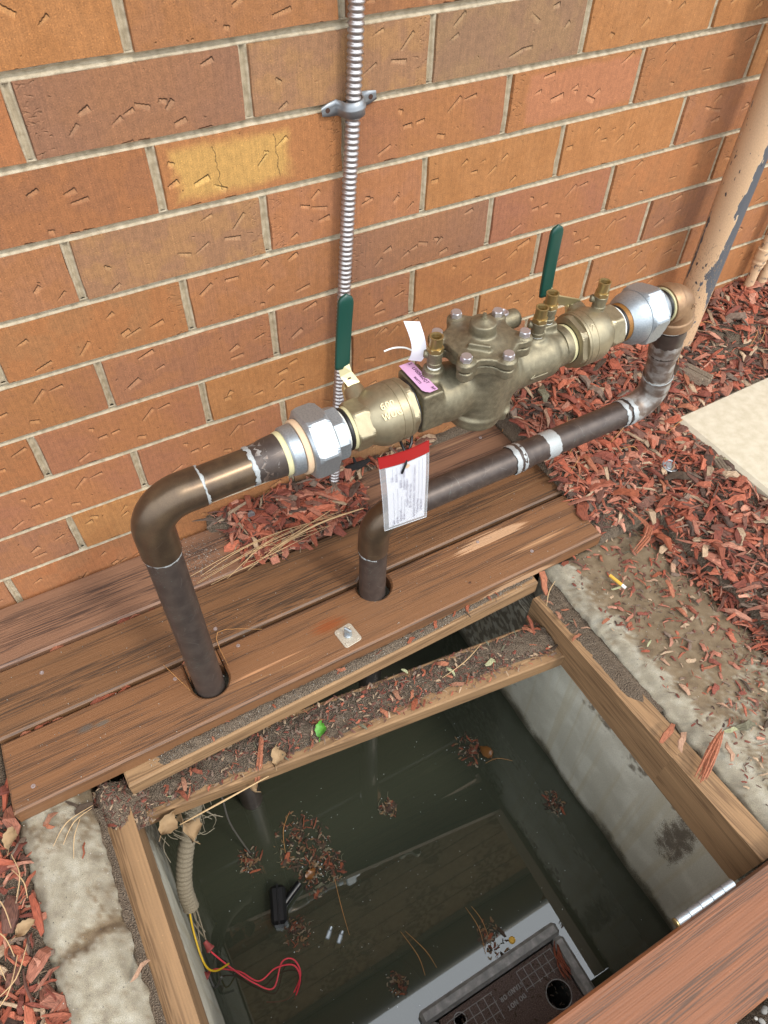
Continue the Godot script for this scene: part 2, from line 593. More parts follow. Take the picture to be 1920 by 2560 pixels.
func make_materials():
	brick_textures()
	var g5 := noise_img(21, 0.5, 512, 512, 2)
	var g4 := noise_img(22, 0.12, 512, 512, 3)
	var g3 := noise_img(23, 0.02, 512, 512, 5)
	var g2 := noise_img(24, 0.006, 512, 512, 5)
	var grain := tex_l(g5, 512, 512)
	var cloud := tex_l(g3, 512, 512)
	var m := mat("mortar", Color.WHITE, 0.95)
	m.albedo_texture = ramp_tex(g3, 512, 512, [[0.0, Color8(148, 134, 111)], [0.5, Color8(184, 169, 143)], [1.0, Color8(206, 193, 168)]], g5, 0.22)
	tri_uv(bump(m, grain, 0.16), 6.0)
	# wood
	var rust := Color8(126, 62, 26)
	wood("decking_rear", 41, 1024, 128, Color8(125, 92, 71), Color8(69, 52, 44), Color8(148, 117, 90), 0.58, 0.30, [], 0.55)
	wood("decking_middle", 51, 1024, 128, Color8(112, 80, 54), Color8(66, 51, 40), Color8(136, 106, 74), 0.58, 0.24, [], 0.5)
	# front board: rust stain by the latch, bared pale patch near the right end, dirt smudges
	wood("decking_front", 63, 1536, 192, Color8(118, 82, 54), Color8(72, 53, 40), Color8(149, 117, 81), 0.50, 0.26,
		[[754, 82, 60, 30, rust, 0.2, 0.75], [1262, 38, 110, 20, Color8(176, 140, 108), 0.8, 0.95], [1380, 122, 130, 12, Color8(204, 160, 118), 0.2, 0.6], [560, 118, 120, 7, Color8(214, 158, 114), 0.2, 0.6], [930, 40, 10, 7, Color8(58, 38, 28), 0.4, 0.8], [1130, 150, 9, 6, Color8(58, 38, 28), 0.4, 0.8], [170, 60, 26, 14, Color8(84, 78, 72), 0.3, 0.8], [205, 66, 20, 12, Color8(90, 84, 76), 0.3, 0.8]], 0.5)
	wood("decking_near", 74, 1024, 128, Color8(119, 72, 42), Color8(74, 49, 32), Color8(137, 90, 53), 0.60, 0.24, [], 0.6)
	wood("raw_lumber", 85, 1024, 192, Color8(139, 108, 75), Color8(103, 77, 51), Color8(162, 132, 98), 0.55, 0.3, [[500, 90, 26, 14, Color8(78, 52, 34), 0.3, 0.8]], 0.75)
	wood("soffit_wood", 96, 512, 64, Color8(235, 218, 192), Color8(165, 149, 130), Color8(255, 244, 224), 0.5, 0.2, [], 0.7)
	# stone and soil
	m = mat("rough_concrete", Color.WHITE, 0.95)
	m.albedo_texture = ramp_tex(g3, 512, 512, [[0.0, Color8(121, 112, 98)], [0.4, Color8(139, 131, 113)], [0.6, Color8(147, 140, 123)], [1.0, Color8(162, 157, 143)]], g5, 0.30)
	m.vertex_color_use_as_albedo = true
	tri_uv(bump(m, grain, 0.12), 3.0)
	m = mat("pale_paver", Color.WHITE, 0.9)
	m.albedo_texture = ramp_tex(g3, 512, 512, [[0.0, Color8(176, 166, 144)], [1.0, Color8(196, 187, 167)]], g5, 0.08)
	tri_uv(bump(m, grain, 0.05), 3.0)
	m = mat("vault_concrete", Color.WHITE, 0.85)
	m.albedo_texture = vault_texture()
	bump(m, grain, 0.06)
	m = mat("vault_plain", Color8(96, 90, 78), 0.9)
	m = mat("soil", Color.WHITE, 1.0)
	m.albedo_texture = ramp_tex(g4, 512, 512, [[0.0, Color8(62, 52, 43)], [0.5, Color8(108, 93, 77)], [1.0, Color8(160, 143, 122)]], g5, 0.5)
	tri_uv(bump(m, tex_l(g4, 512, 512), 1.0), 5.0)
	m = mat("gravel_stone", Color.WHITE, 0.85)
	m.vertex_color_use_as_albedo = true
	# metals
	m = mat("aged_copper", Color.WHITE, 0.40, 0.45)
	m.albedo_texture = scratched(g3, g5, Color8(72, 63, 59), Color8(88, 78, 72), 110, 6)
	tri_uv(bump(m, grain, 0.008), 3.4)
	m = mat("copper_elbow", Color.WHITE, 0.3, 0.6)
	m.albedo_texture = scratched(g3, g5, Color8(84, 69, 56), Color8(104, 87, 68), 50, 1)
	tri_uv(m, 2.2)
	m = mat("weathered_copper", Color.WHITE, 0.45, 0.4)
	m.albedo_texture = ramp_tex(g3, 512, 512, [[0.0, Color8(84, 70, 62)], [0.45, Color8(112, 98, 88)], [0.56, Color8(138, 130, 124)], [0.7, Color8(166, 164, 160)], [1.0, Color8(160, 160, 158)]], g5, 0.14)
	tri_uv(bump(m, grain, 0.01), 3.0)
	m = mat("solder", Color.WHITE, 0.5, 0.25)
	m.albedo_texture = ramp_tex(g4, 512, 512, [[0.0, Color8(134, 138, 138)], [0.6, Color8(173, 177, 177)], [1.0, Color8(190, 194, 194)]], g5, 0.12)
	tri_uv(bump(m, tex_l(g4, 512, 512), 0.05), 12.0)
	m = mat("cast_bronze", Color.WHITE, 0.46, 0.7)
	m.albedo_texture = ramp_tex(g3, 512, 512, [[0.0, Color8(110, 103, 85)], [0.5, Color8(130, 122, 101)], [1.0, Color8(148, 139, 115)]], g5, 0.42)
	tri_uv(bump(m, grain, 0.05), 8.0)
	m = mat("valve_bronze", Color.WHITE, 0.4, 0.75)
	m.albedo_texture = ramp_tex(g3, 512, 512, [[0.0, Color8(144, 134, 110)], [1.0, Color8(167, 155, 128)]], g5, 0.2)
	tri_uv(bump(m, grain, 0.03), 8.0)
	m = mat("red_bronze", Color.WHITE, 0.45, 0.6)
	m.albedo_texture = ramp_tex(g3, 512, 512, [[0.0, Color8(140, 110, 84)], [1.0, Color8(166, 134, 102)]], g5, 0.12)
	tri_uv(bump(m, grain, 0.02), 9.0)
	m = mat("brass", Color8(170, 148, 102), 0.32, 0.8)
	m = mat("yellow_zinc", Color8(206, 194, 150), 0.35, 0.7)
	m = mat("zinc", Color.WHITE, 0.28, 0.75)
	m.albedo_texture = ramp_tex(g4, 512, 512, [[0.0, Color8(141, 149, 156)], [0.5, Color8(163, 170, 175)], [1.0, Color8(178, 183, 187)]], g5, 0.06)
	m.roughness = 0.43
	tri_uv(m, 4.0)
	m = mat("conduit_steel", Color8(176, 170, 168), 0.34, 0.8)
	m = mat("strap_steel", Color8(146, 150, 154), 0.45, 0.7)
	m = mat("bolt_steel", Color8(196, 192, 196), 0.35, 0.8)
	m = mat("beige_gasket", Color8(206, 176, 144), 0.6)
	m = mat("rusty_seal", Color.WHITE, 0.5, 0.3)
	m.albedo_texture = ramp_tex(g4, 512, 512, [[0.0, Color8(70, 44, 24)], [0.6, Color8(150, 104, 48)], [1.0, Color8(196, 160, 90)]])
	tri_uv(m, 12.0)
	m = mat("white_tape", Color8(226, 226, 218), 0.6)
	m = mat("yellowed_tape", Color8(196, 188, 146), 0.6)
	m = mat("black_rubber", Color8(24, 23, 23), 0.45)
	m = mat("black_plastic", Color8(22, 22, 24), 0.3)
	m = mat("green_grip", Color8(14, 62, 52), 0.38)
	m = mat("red_plastic", Color8(156, 34, 34), 0.4)
	m = mat("clear_sleeve", Color(0.86, 0.88, 0.9, 0.30), 0.12)
	m.transparency = BaseMaterial3D.TRANSPARENCY_ALPHA
	m = mat("paper", Color8(226, 224, 230), 0.7)
	m = mat("print_grey", Color8(132, 130, 144), 0.8)
	m = mat("pink_label", Color8(204, 158, 194), 0.5)
	m = mat("label_ink", Color8(74, 34, 66), 0.6)
	m = mat("wire_red", Color8(206, 52, 66), 0.45)
	m = mat("wire_yellow", Color8(196, 160, 28), 0.5)
	m = mat("wire_grey", Color8(92, 88, 84), 0.6)
	m = mat("wire_nut", Color8(140, 62, 58), 0.7)
	m = mat("dusty_hose", Color.WHITE, 0.95)
	m.albedo_texture = ramp_tex(g4, 512, 512, [[0.0, Color8(84, 74, 62)], [0.6, Color8(138, 128, 109)], [1.0, Color8(156, 148, 131)]], g5, 0.2)
	tri_uv(m, 8.0)
	m = mat("box_plastic", Color.WHITE, 0.5)
	m.albedo_texture = ramp_tex(g3, 512, 512, [[0.0, Color8(100, 99, 96)], [0.6, Color8(128, 125, 121)], [1.0, Color8(155, 151, 146)]], g5, 0.15)
	tri_uv(m, 4.0)
	m = mat("muddy_lid", Color.WHITE, 0.55)
	m.albedo_texture = ramp_tex(g4, 512, 512, [[0.0, Color8(51, 36, 31)], [0.6, Color8(89, 70, 62)], [0.85, Color8(113, 98, 88)], [1.0, Color8(165, 162, 156)]], g5, 0.4)
	tri_uv(bump(m, tex_l(g4, 512, 512), 0.2), 5.0)
	m = mat("rusty_screw", Color8(78, 54, 44), 0.8, 0.3)
	m = mat("water", Color8(58, 61, 49), 0.0)
	m.roughness = 0.015
	m.metallic_specular = 0.7
	m.albedo_color.a = 0.82
	m.transparency = BaseMaterial3D.TRANSPARENCY_ALPHA
	m = mat("painted_pipe", Color.WHITE, 0.6)
	m.albedo_texture = peel_texture()
	m = mat("painted_conduit", Color.WHITE, 0.6)
	m.albedo_texture = ramp_tex(g3, 512, 512, [[0.0, Color8(74, 72, 74)], [0.24, Color8(84, 80, 80)], [0.27, Color8(190, 158, 124)], [1.0, Color8(204, 172, 138)]], g5, 0.05)
	tri_uv(m, 5.0)
	m = mat("grey_metal_gutter", Color8(120, 122, 120), 0.5)
	m = mat("roof_felt", Color8(70, 68, 66), 0.9)
	# chips
	var fib := noise_img(31, 0.35, 16, 128, 3, 128, 128)
	var fibre := ramp_tex(fib, 128, 128, [[0.0, Color8(120, 120, 120)], [0.5, Color8(215, 215, 215)], [1.0, Color8(255, 255, 255)]])
	m = mat("chip_wood", Color.WHITE, 0.85)
	m.albedo_texture = fibre
	m.vertex_color_use_as_albedo = true
	bump(m, tex_l(fib, 128, 128), 0.06)
	var cols := [Color8(180, 112, 81), Color8(167, 90, 59), Color8(196, 154, 125), Color8(146, 78, 54), Color8(171, 119, 92), Color8(194, 194, 150), Color8(124, 119, 96), Color8(84, 67, 52)]
	for i in cols.size():
		m = mat("chip_%d" % i, cols[i], 0.85)
		m.albedo_texture = fibre
		bump(m, tex_l(fib, 128, 128), 0.06)
	m = mat("straw", Color8(182, 152, 112), 0.8)
	m = mat("needle", Color8(170, 122, 70), 0.7)
	m = mat("dead_leaf", Color8(150, 124, 92), 0.9)
	m.backlight_enabled = true
	m.backlight = Color(0.25, 0.2, 0.1)
	m = mat("green_leaf", Color8(78, 140, 46), 0.5)
	m.backlight_enabled = true
	m.backlight = Color(0.2, 0.3, 0.1)
	m = mat("wet_leaf", Color8(112, 72, 34), 0.3)
	m = mat("foam", Color8(206, 208, 210), 0.4)
	m = mat("bark", Color.WHITE, 0.95)
	m.albedo_texture = ramp_tex(fib, 128, 128, [[0.0, Color8(96, 82, 70)], [0.5, Color8(158, 140, 120)], [1.0, Color8(186, 170, 148)]])
	bump(m, tex_l(fib, 128, 128), 0.3)
	m = mat("char", Color8(22, 19, 18), 0.9)
	m = mat("cigarette_paper", Color8(230, 228, 222), 0.8)
	m = mat("cigarette_filter", Color8(206, 160, 62), 0.8)
	m = mat("rust_plate", Color.WHITE, 0.5, 0.4)
	m.albedo_texture = ramp_tex(g4, 512, 512, [[0.0, Color8(140, 92, 54)], [0.35, Color8(178, 168, 150)], [1.0, Color8(206, 202, 192)]])
	tri_uv(m, 12.0)

# tarnished copper: cloudy brown, fine pale scratches, clusters of green specks
func scratched(cloud: PackedByteArray, fine: PackedByteArray, a: Color, b: Color, n: int, clusters: int) -> ImageTexture:
	var w := 512
	var out := PackedByteArray(); out.resize(w * w * 3)
	for i in w * w:
		var c := a.lerp(b, clampf(cloud[i] / 255.0 * 1.8 - 0.4, 0, 1))
		var k := 1.0 + (fine[i] - 128) * 0.0009
		out[i * 3] = int(c.r * k * 255); out[i * 3 + 1] = int(c.g * k * 255); out[i * 3 + 2] = int(c.b * k * 255)
	var r := RandomNumberGenerator.new(); r.seed = n
	var dab := func(x: float, y: float, c: Color, s: float):
		var p := (posmod(int(y), w) * w + posmod(int(x), w)) * 3
		out[p] = int(lerpf(out[p], c.r * 255, s)); out[p + 1] = int(lerpf(out[p + 1], c.g * 255, s)); out[p + 2] = int(lerpf(out[p + 2], c.b * 255, s))
	for s in n:
		var x := r.randf() * w; var y := r.randf() * w; var t := r.randf() * TAU; var bendy := r.randf_range(-0.03, 0.03)
		var str_ := r.randf_range(0.15, 0.5)
		for k in r.randi_range(8, 44):
			dab.call(x, y, Color8(168, 164, 158), str_)
			x += cos(t); y += sin(t); t += bendy
	for c in clusters:
		var cx := r.randf() * w; var cy := r.randf() * w
		for k in 60:
			var x := cx + r.randfn(0, 22); var y := cy + r.randfn(0, 34)
			var s := r.randi_range(1, 3)
			for i in s:
				for j in s: dab.call(x + i, y + j, Color8(112, 150, 140), r.randf_range(0.3, 0.8))
	return tex_rgb(out, w, w)

# inner wall of the vault: pale concrete, brown run marks, a dirt smear and the tide mark that standing water left
func vault_texture() -> ImageTexture:
	var w := 768; var h := 384
	var a := noise_img(61, 0.008, w, h, 4)
	var b := noise_img(62, 0.05, w, h, 4)
	var c := noise_img(63, 0.4, w, h, 2)
	var run := noise_img(64, 0.035, w, 12, 3, w, h)
	var out := PackedByteArray(); out.resize(w * h * 3)
	var grey := Color8(185, 180, 163); var light := Color8(200, 196, 180); var tan_ := Color8(176, 162, 131); var mud := Color8(63, 51, 38); var algae := Color8(59, 54, 38)
	for y in h:
		for x in w:
			var i := y * w + x
			var p := a[i] / 255.0; var q := b[i] / 255.0; var f := c[i] / 255.0; var s := run[i] / 255.0
			var col := grey.lerp(light, smoothstep(0.4, 0.7, p)).lerp(tan_, 0.35 * smoothstep(0.55, 0.85, s))
			# tide mark: an uneven edge of algae left where the water stood
			var tide := 236.0 + (q - 0.5) * 8 + (p - 0.5) * 30
			if y > tide: col = col.lerp(algae, smoothstep(0.0, 30.0, y - tide + (f - 0.5) * 22.0) * 0.9)
			# mud washed in over the top edge
			var top := 20 + (q - 0.5) * 50 + (p - 0.5) * 120 + 60 * (1.0 - smoothstep(120.0, 330.0, x)) + 200 * (1.0 - smoothstep(190.0, 270.0, x + (q - 0.5) * 80))
			if y < top: col = col.lerp(mud, (0.2 + 0.4 * smoothstep(0.4, 0.6, q)) * smoothstep(0.0, 30.0, top - y) * (0.6 + 0.8 * f))
			var dx := (x - 622.0) / 26.0; var dy := (y - 70.0) / 60.0
			var sm := dx * dx + dy * dy + (q - 0.5) * 1.6 + (f - 0.5) * 1.6 + (s - 0.5) * 0.8
			if sm < 1.5: col = col.lerp(mud, 0.7 * (1.0 - smoothstep(0.1, 1.5, sm)))
			if q < 0.10 and f < 0.35: col = col.lerp(mud, 0.4)
			var k := 1.0 + (f - 0.5) * 0.16
			out[i * 3] = clampi(int(col.r * k * 255), 0, 255); out[i * 3 + 1] = clampi(int(col.g * k * 255), 0, 255); out[i * 3 + 2] = clampi(int(col.b * k * 255), 0, 255)
	return tex_rgb(out, w, h)

# peach paint on a round downpipe, flaked off to grey primer down one side and in spots
func peel_texture() -> ImageTexture:
	var w := 256; var h := 1024
	var a := noise_img(71, 0.02, w, h, 5)
	var b := noise_img(72, 0.05, w, h, 5)
	var c := noise_img(73, 0.4, w, h, 2)
	var out := PackedByteArray(); out.resize(w * h * 3)
	var paint := Color8(190, 156, 122); var primer := Color8(79, 81, 87); var edge := Color8(199, 173, 143); var dark := Color8(51, 49, 52)
	for y in h:
		for x in w:
			var i := y * w + x
			var p := (a[i] - 128) / 128.0; var q := (b[i] - 128) / 128.0
			# the long flaked strip: round the pipe at u of about 0.34, from low down to v of about 0.55
			var v := float(y) / h
			var u := float(x) / w
			var strip := 0.105 * smoothstep(0.12, 0.18, v) * (1.0 - smoothstep(0.29, 0.36, v))
			var d := absf(u - PEEL_U - 0.012 * sin(v * 30.0)) - strip + p * 0.05 + q * 0.02
			var e := absf(u - PEEL_U + 0.36) - 0.022 * (1.0 - smoothstep(0.05, 0.09, absf(v - 0.205) * 1.6)) + q * 0.02 + 0.006
			d = minf(d, e)
			var low := q * 0.5 + p * 0.3 + 0.10 + v * 2.2
			var col := paint
			var k := 1.0 + (c[i] - 128) * 0.0006
			if v < 0.4:
				if d < 0: col = primer
				elif d < 0.006: col = edge
			if q > 0.7 and v < 0.36: col = dark
			if v < 0.22 and absf(q) < 0.03: col = paint.darkened(0.25)
			if low < 0 : col = primer
			out[i * 3] = clampi(int(col.r * k * 255), 0, 255); out[i * 3 + 1] = clampi(int(col.g * k * 255), 0, 255); out[i * 3 + 2] = clampi(int(col.b * k * 255), 0, 255)
	return tex_rgb(out, w, h)

const PEEL_U := 0.53

# ---------------------------------------------------------------- ground
func soil_h(x: float, z: float) -> float:
	if x > 1.235 and z > 0.28: return 0.06
	var n := 0.007 * n2(x, z, 9.0) + 0.004 * n2(x + 7, z, 31.0)
	if x > 0.852 and not (x < 1.02 and z > 0.44) or (z > 0.44 and x > 1.03):
		var t := 1.0 - smoothstep(-0.02, 0.56, z)
		var rise := 0.085 + 0.10 * clampf(x - 0.57, 0.0, 1.3)
		var bank := 0.028 * exp(-(pow((x - 1.52) / 0.10, 2) + pow((z - 0.13) / 0.07, 2)))
		var near_slab := 0.082 - 0.32 * Vector2(maxf(1.214 - x, 0.0), maxf(0.262 - z, 0.0)).length() * (1.0 if z > 0.24 else 0.0)
		if z <= 0.24: near_slab = 0.0
		return maxf(rise * t + bank, near_slab) * (1.0 - smoothstep(2.1, 2.5, x)) + n - 0.004
	if z < 0.15 and x > 0.05:
		# mulch heaped over the rear board between its two bare ends
		var t := smoothstep(0.06, 0.16, x) * (1.0 - smoothstep(0.42, 0.48, x + 0.03 * n2(x, z, 20.0)))
		var heap := lerpf(-0.05, 0.066 - 0.16 * z, t)
		if z < 0.030 and x > 0.1: heap = maxf(heap, 0.072 if x < 0.46 else 0.052)
		return heap + n
	if x < -0.405:
		return -0.018 + n
	if z > 1.235:
		return 0.004 + n * 0.5
	return -0.06 + n

func build_ground():
	var st := mb()
	st.set_smooth_group(0)
	var x0 := -1.4; var x1 := 2.6; var z0 := -0.02; var z1 := 1.9; var d := 0.0125
	var nx := int(round((x1 - x0) / d)); var nq := int(round((z1 - z0) / d))
	var g := []
	for i in nx + 1:
		var col := PackedVector3Array()
		for k in nq + 1:
			var x := x0 + i * d; var z := z0 + k * d
			col.append(Vector3(x, soil_h(x, z), z))
		g.append(col)
	for i in nx:
		for k in nq:
			var c: Vector3 = g[i][k]
			if c.x > -0.335 and c.x < 0.745 and c.z > 0.135 and c.z < 1.19: continue
			quad(st, g[i][k], g[i][k + 1], g[i + 1][k + 1], g[i + 1][k])
	var R := 60.0
	for r in [[-R, x0, -R, R], [x1, R, -R, R], [x0, x1, z1, R], [x0, x1, -R, z0]]:
		quad(st, Vector3(r[0], -0.02, r[2]), Vector3(r[0], -0.02, r[3]), Vector3(r[1], -0.02, r[3]), Vector3(r[1], -0.02, r[2]))
	tag(obj("ground", st, M.soil), "dark soil of the bed under and round the mulch", "", "", "structure")

# ---------------------------------------------------------------- brick wall
const COURSE := 0.1058
const BRICK := 0.305
const TOP := 1.058
const JOINT := 0.0056
# head joints that stray from the regular bond: [row, joint number] -> x
var stray := {[1, 0]: -0.0036, [2, 2]: 0.7699, [3, 0]: 0.0027, [3, 1]: 0.3104, [3, 3]: 0.911, [3, 4]: 1.2164, [4, 0]: 0.1577, [4, 2]: 0.7672, [4, 4]: 1.3747, [5, 0]: -0.0084, [5, 2]: 0.5978, [5, 3]: 0.9023, [5, 4]: 1.2049}

func joint_x(row: int, k: int) -> float:
	if stray.has([row, k]): return stray[[row, k]]
	var off := 0.0 if posmod(row, 2) == 1 else 0.5
	return (k + off) * BRICK + 0.0022 * n2(k * 3.1, row * 2.7, 1.0)

func add_brick(st: SurfaceTool, x0: float, x1: float, y0: float, y1: float, z: float, cell: int, tint: Color, r: RandomNumberGenerator):
	var pts := []
	var j := 0.0011
	for p in [[0, 0], [0.22, 0], [0.5, 0], [0.77, 0], [1, 0], [1, 0.33], [1, 0.68], [1, 1], [0.74, 1], [0.5, 1], [0.27, 1], [0, 1], [0, 0.66], [0, 0.35]]:
		pts.append(Vector2(lerpf(x0, x1, p[0]) + r.randf_range(-j, j), lerpf(y0, y1, p[1]) + r.randf_range(-j, j)))
	var c := Vector2((x0 + x1) / 2, (y0 + y1) / 2)
	var cu := (cell % 4) * 0.25; var cv := (cell / 4) / 6.0
	var uv := func(p: Vector2) -> Vector2:
		return Vector2(cu + 0.25 * clampf(remap(p.x, x0, x1, 0.02, 0.98), 0.01, 0.99), cv + clampf(remap(p.y, y0, y1, 0.97, 0.03), 0.02, 0.98) / 6.0)
	var inn := []
	for p in pts:
		inn.append(Vector2(p.x + clampf((c.x - p.x) * 9, -1, 1) * r.randf_range(0.0014, 0.003), p.y + clampf((c.y - p.y) * 9, -1, 1) * r.randf_range(0.0013, 0.0028)))
	st.set_smooth_group(-1)
	st.set_color(tint)
	for i in pts.size():
		var k := (i + 1) % pts.size()
		tri(st, Vector3(c.x, c.y, z), Vector3(inn[i].x, inn[i].y, z), Vector3(inn[k].x, inn[k].y, z), uv.call(c), uv.call(inn[i]), uv.call(inn[k]))
		quad(st, Vector3(pts[i].x, pts[i].y, -0.012), Vector3(pts[k].x, pts[k].y, -0.012), Vector3(inn[k].x, inn[k].y, z), Vector3(inn[i].x, inn[i].y, z), uv.call(pts[i]), uv.call(pts[k]), uv.call(inn[k]), uv.call(inn[i]))

func concave(st: SurfaceTool, p: Callable, length: float, seed_: float):
	# p(along, across from -1 to 1, z) -> point
	var n := maxi(2, int(length / 0.03))
	var prof := [[-1.25, -0.0045], [-0.9, -0.0032], [-0.45, -0.0082], [0.0, -0.0102], [0.45, -0.0086], [0.9, -0.0032], [1.25, -0.0045]]
	st.set_smooth_group(0)
	for i in n:
		for k in prof.size() - 1:
			var q := []
			for c in [[i, k], [i + 1, k], [i + 1, k + 1], [i, k + 1]]:
				var t: float = length * c[0] / n
				q.append(p.call(t, prof[c[1]][0], prof[c[1]][1] + 0.0011 * n2(t + seed_, prof[c[1]][0] * 0.02, 40.0)))
			quad(st, q[0], q[1], q[2], q[3])

func build_wall():
	var wall := thing("brick_wall", "orange brown brick wall with pale mortar joints behind the valve assembly", "wall", Vector3(0.6, -0.1, 0))
	var r := RandomNumberGenerator.new(); r.seed = 8
	# look of the bricks that stand out: [row, number of the joint on its left] -> atlas cell, tint
	var known := {[2, 0]: 0, [2, 2]: 1, [1, 0]: 2, [1, 2]: 3, [4, 1]: 2, [6, -1]: 4, [3, 0]: 5, [5, 3]: 4, [7, 0]: 4}
	var mortar := mb(); var more := mb()
	for row in range(-14, 12):
		var y1 := TOP - COURSE * row - JOINT
		var y0 := TOP - COURSE * (row + 1) + JOINT
		var yb := TOP - COURSE * row
		concave(mortar, func(t, a, z): return Vector3(-2.4 + t, yb + a * JOINT + 0.0009 * n2(t, row * 3.0, 9.0), z), 6.6, row * 11.0)
		for k in range(-8, 14):
			var xa := joint_x(row, k); var xb := joint_x(row, k + 1)
			concave(mortar, func(t, a, z): return Vector3(xa - a * JOINT, y0 + 0.004 - 0.004 + t, z - 0.0006), y1 - y0, row * 5.0 + k)
			var cell := 6 + r.randi() % 18 if r.randf() < 0.93 else 4 + r.randi() % 2
			var g := r.randf_range(0.93, 1.04)
			var tint := Color(g * r.randf_range(0.98, 1.02), g * r.randf_range(0.97, 1.03), g * r.randf_range(0.95, 1.06))
			if known.has([row, k]):
				cell = known[[row, k]]; tint = Color.WHITE
			var z := r.randf_range(-0.0004, 0.0014)
			var near := row >= -1 and row <= 9 and k >= -2 and k <= 6
			var st := mb() if near else more
			tint = tint * 0.89
			add_brick(st, xa + JOINT, xb - JOINT, y0, y1, z, cell, tint, r)
			if near: obj("brick", st, M.brick_clay, wall)
	tag(obj("brickwork_beyond", more, M.brick_clay, wall), "", "", "", "stuff")
	bevel_box(mortar, Basis(), Vector3(0.9, 1.2, -0.118), Vector3(6.8, 2.8, 0.20), 0.002)
	obj("mortar", mortar, M.mortar, wall)

func build_eave():
	var e := thing("roof_eave", "wooden plank soffit and grey gutter of the roof eave above the wall", "roof eave", Vector3(0.9, 2.48, 0.3))
	for i in 5:
		var st := mb()
		bevel_box(st, Basis(), Vector3(0.9, 2.51, 0.045 + i * 0.086), Vector3(6.6, 0.02, 0.082), 0.003)
		obj("soffit_plank", st, tri_uv_of("soffit_wood"), e)
	var st2 := mb()
	bevel_box(st2, Basis(), Vector3(0.9, 2.53, 0.452), Vector3(6.6, 0.16, 0.03), 0.003)
	obj("fascia_board", st2, M.grey_metal_gutter, e)
	st2 = mb()
	# half round gutter hung from the fascia
	var ring := []
	for k in 13:
		var t := PI + PI * k / 12.0
		ring.append(Vector2(0.565 + 0.095 * cos(t), 2.56 + 0.095 * sin(t)))
	st2.set_smooth_group(0)
	for k in 12:
		quad(st2, Vector3(-2.4, ring[k].y, ring[k].x), Vector3(-2.4, ring[k + 1].y, ring[k + 1].x), Vector3(4.2, ring[k + 1].y, ring[k + 1].x), Vector3(4.2, ring[k].y, ring[k].x))
	obj("gutter", st2, M.grey_metal_gutter, e)
	st2 = mb()
	bevel_box(st2, Basis(Vector3.RIGHT, deg_to_rad(16)), Vector3(0.9, 2.78, -0.22), Vector3(6.6, 0.05, 1.6), 0.004)
	obj("roof_slope", st2, M.roof_felt, e)

func tri_uv_of(called: String) -> StandardMaterial3D:
	if M.has(called + "_boxed"): return M[called + "_boxed"]
	var m: StandardMaterial3D = M[called].duplicate()
	tri_uv(m, 2.0)
	M[called + "_boxed"] = m
	return m

# ---------------------------------------------------------------- vault
func hexa(st: SurfaceTool, p: Array, uv_of = null):
	# p: bottom four counter-clockwise seen from above, then the top four over them
	var f := [[0, 3, 2, 1], [4, 5, 6, 7], [0, 1, 5, 4], [1, 2, 6, 5], [2, 3, 7, 6], [3, 0, 4, 7]]
	st.set_smooth_group(-1)
	for q in f:
		if uv_of != null: quad(st, p[q[0]], p[q[1]], p[q[2]], p[q[3]], uv_of.call(p[q[0]]), uv_of.call(p[q[1]]), uv_of.call(p[q[2]]), uv_of.call(p[q[3]]))
		else: quad(st, p[q[0]], p[q[1]], p[q[2]], p[q[3]])

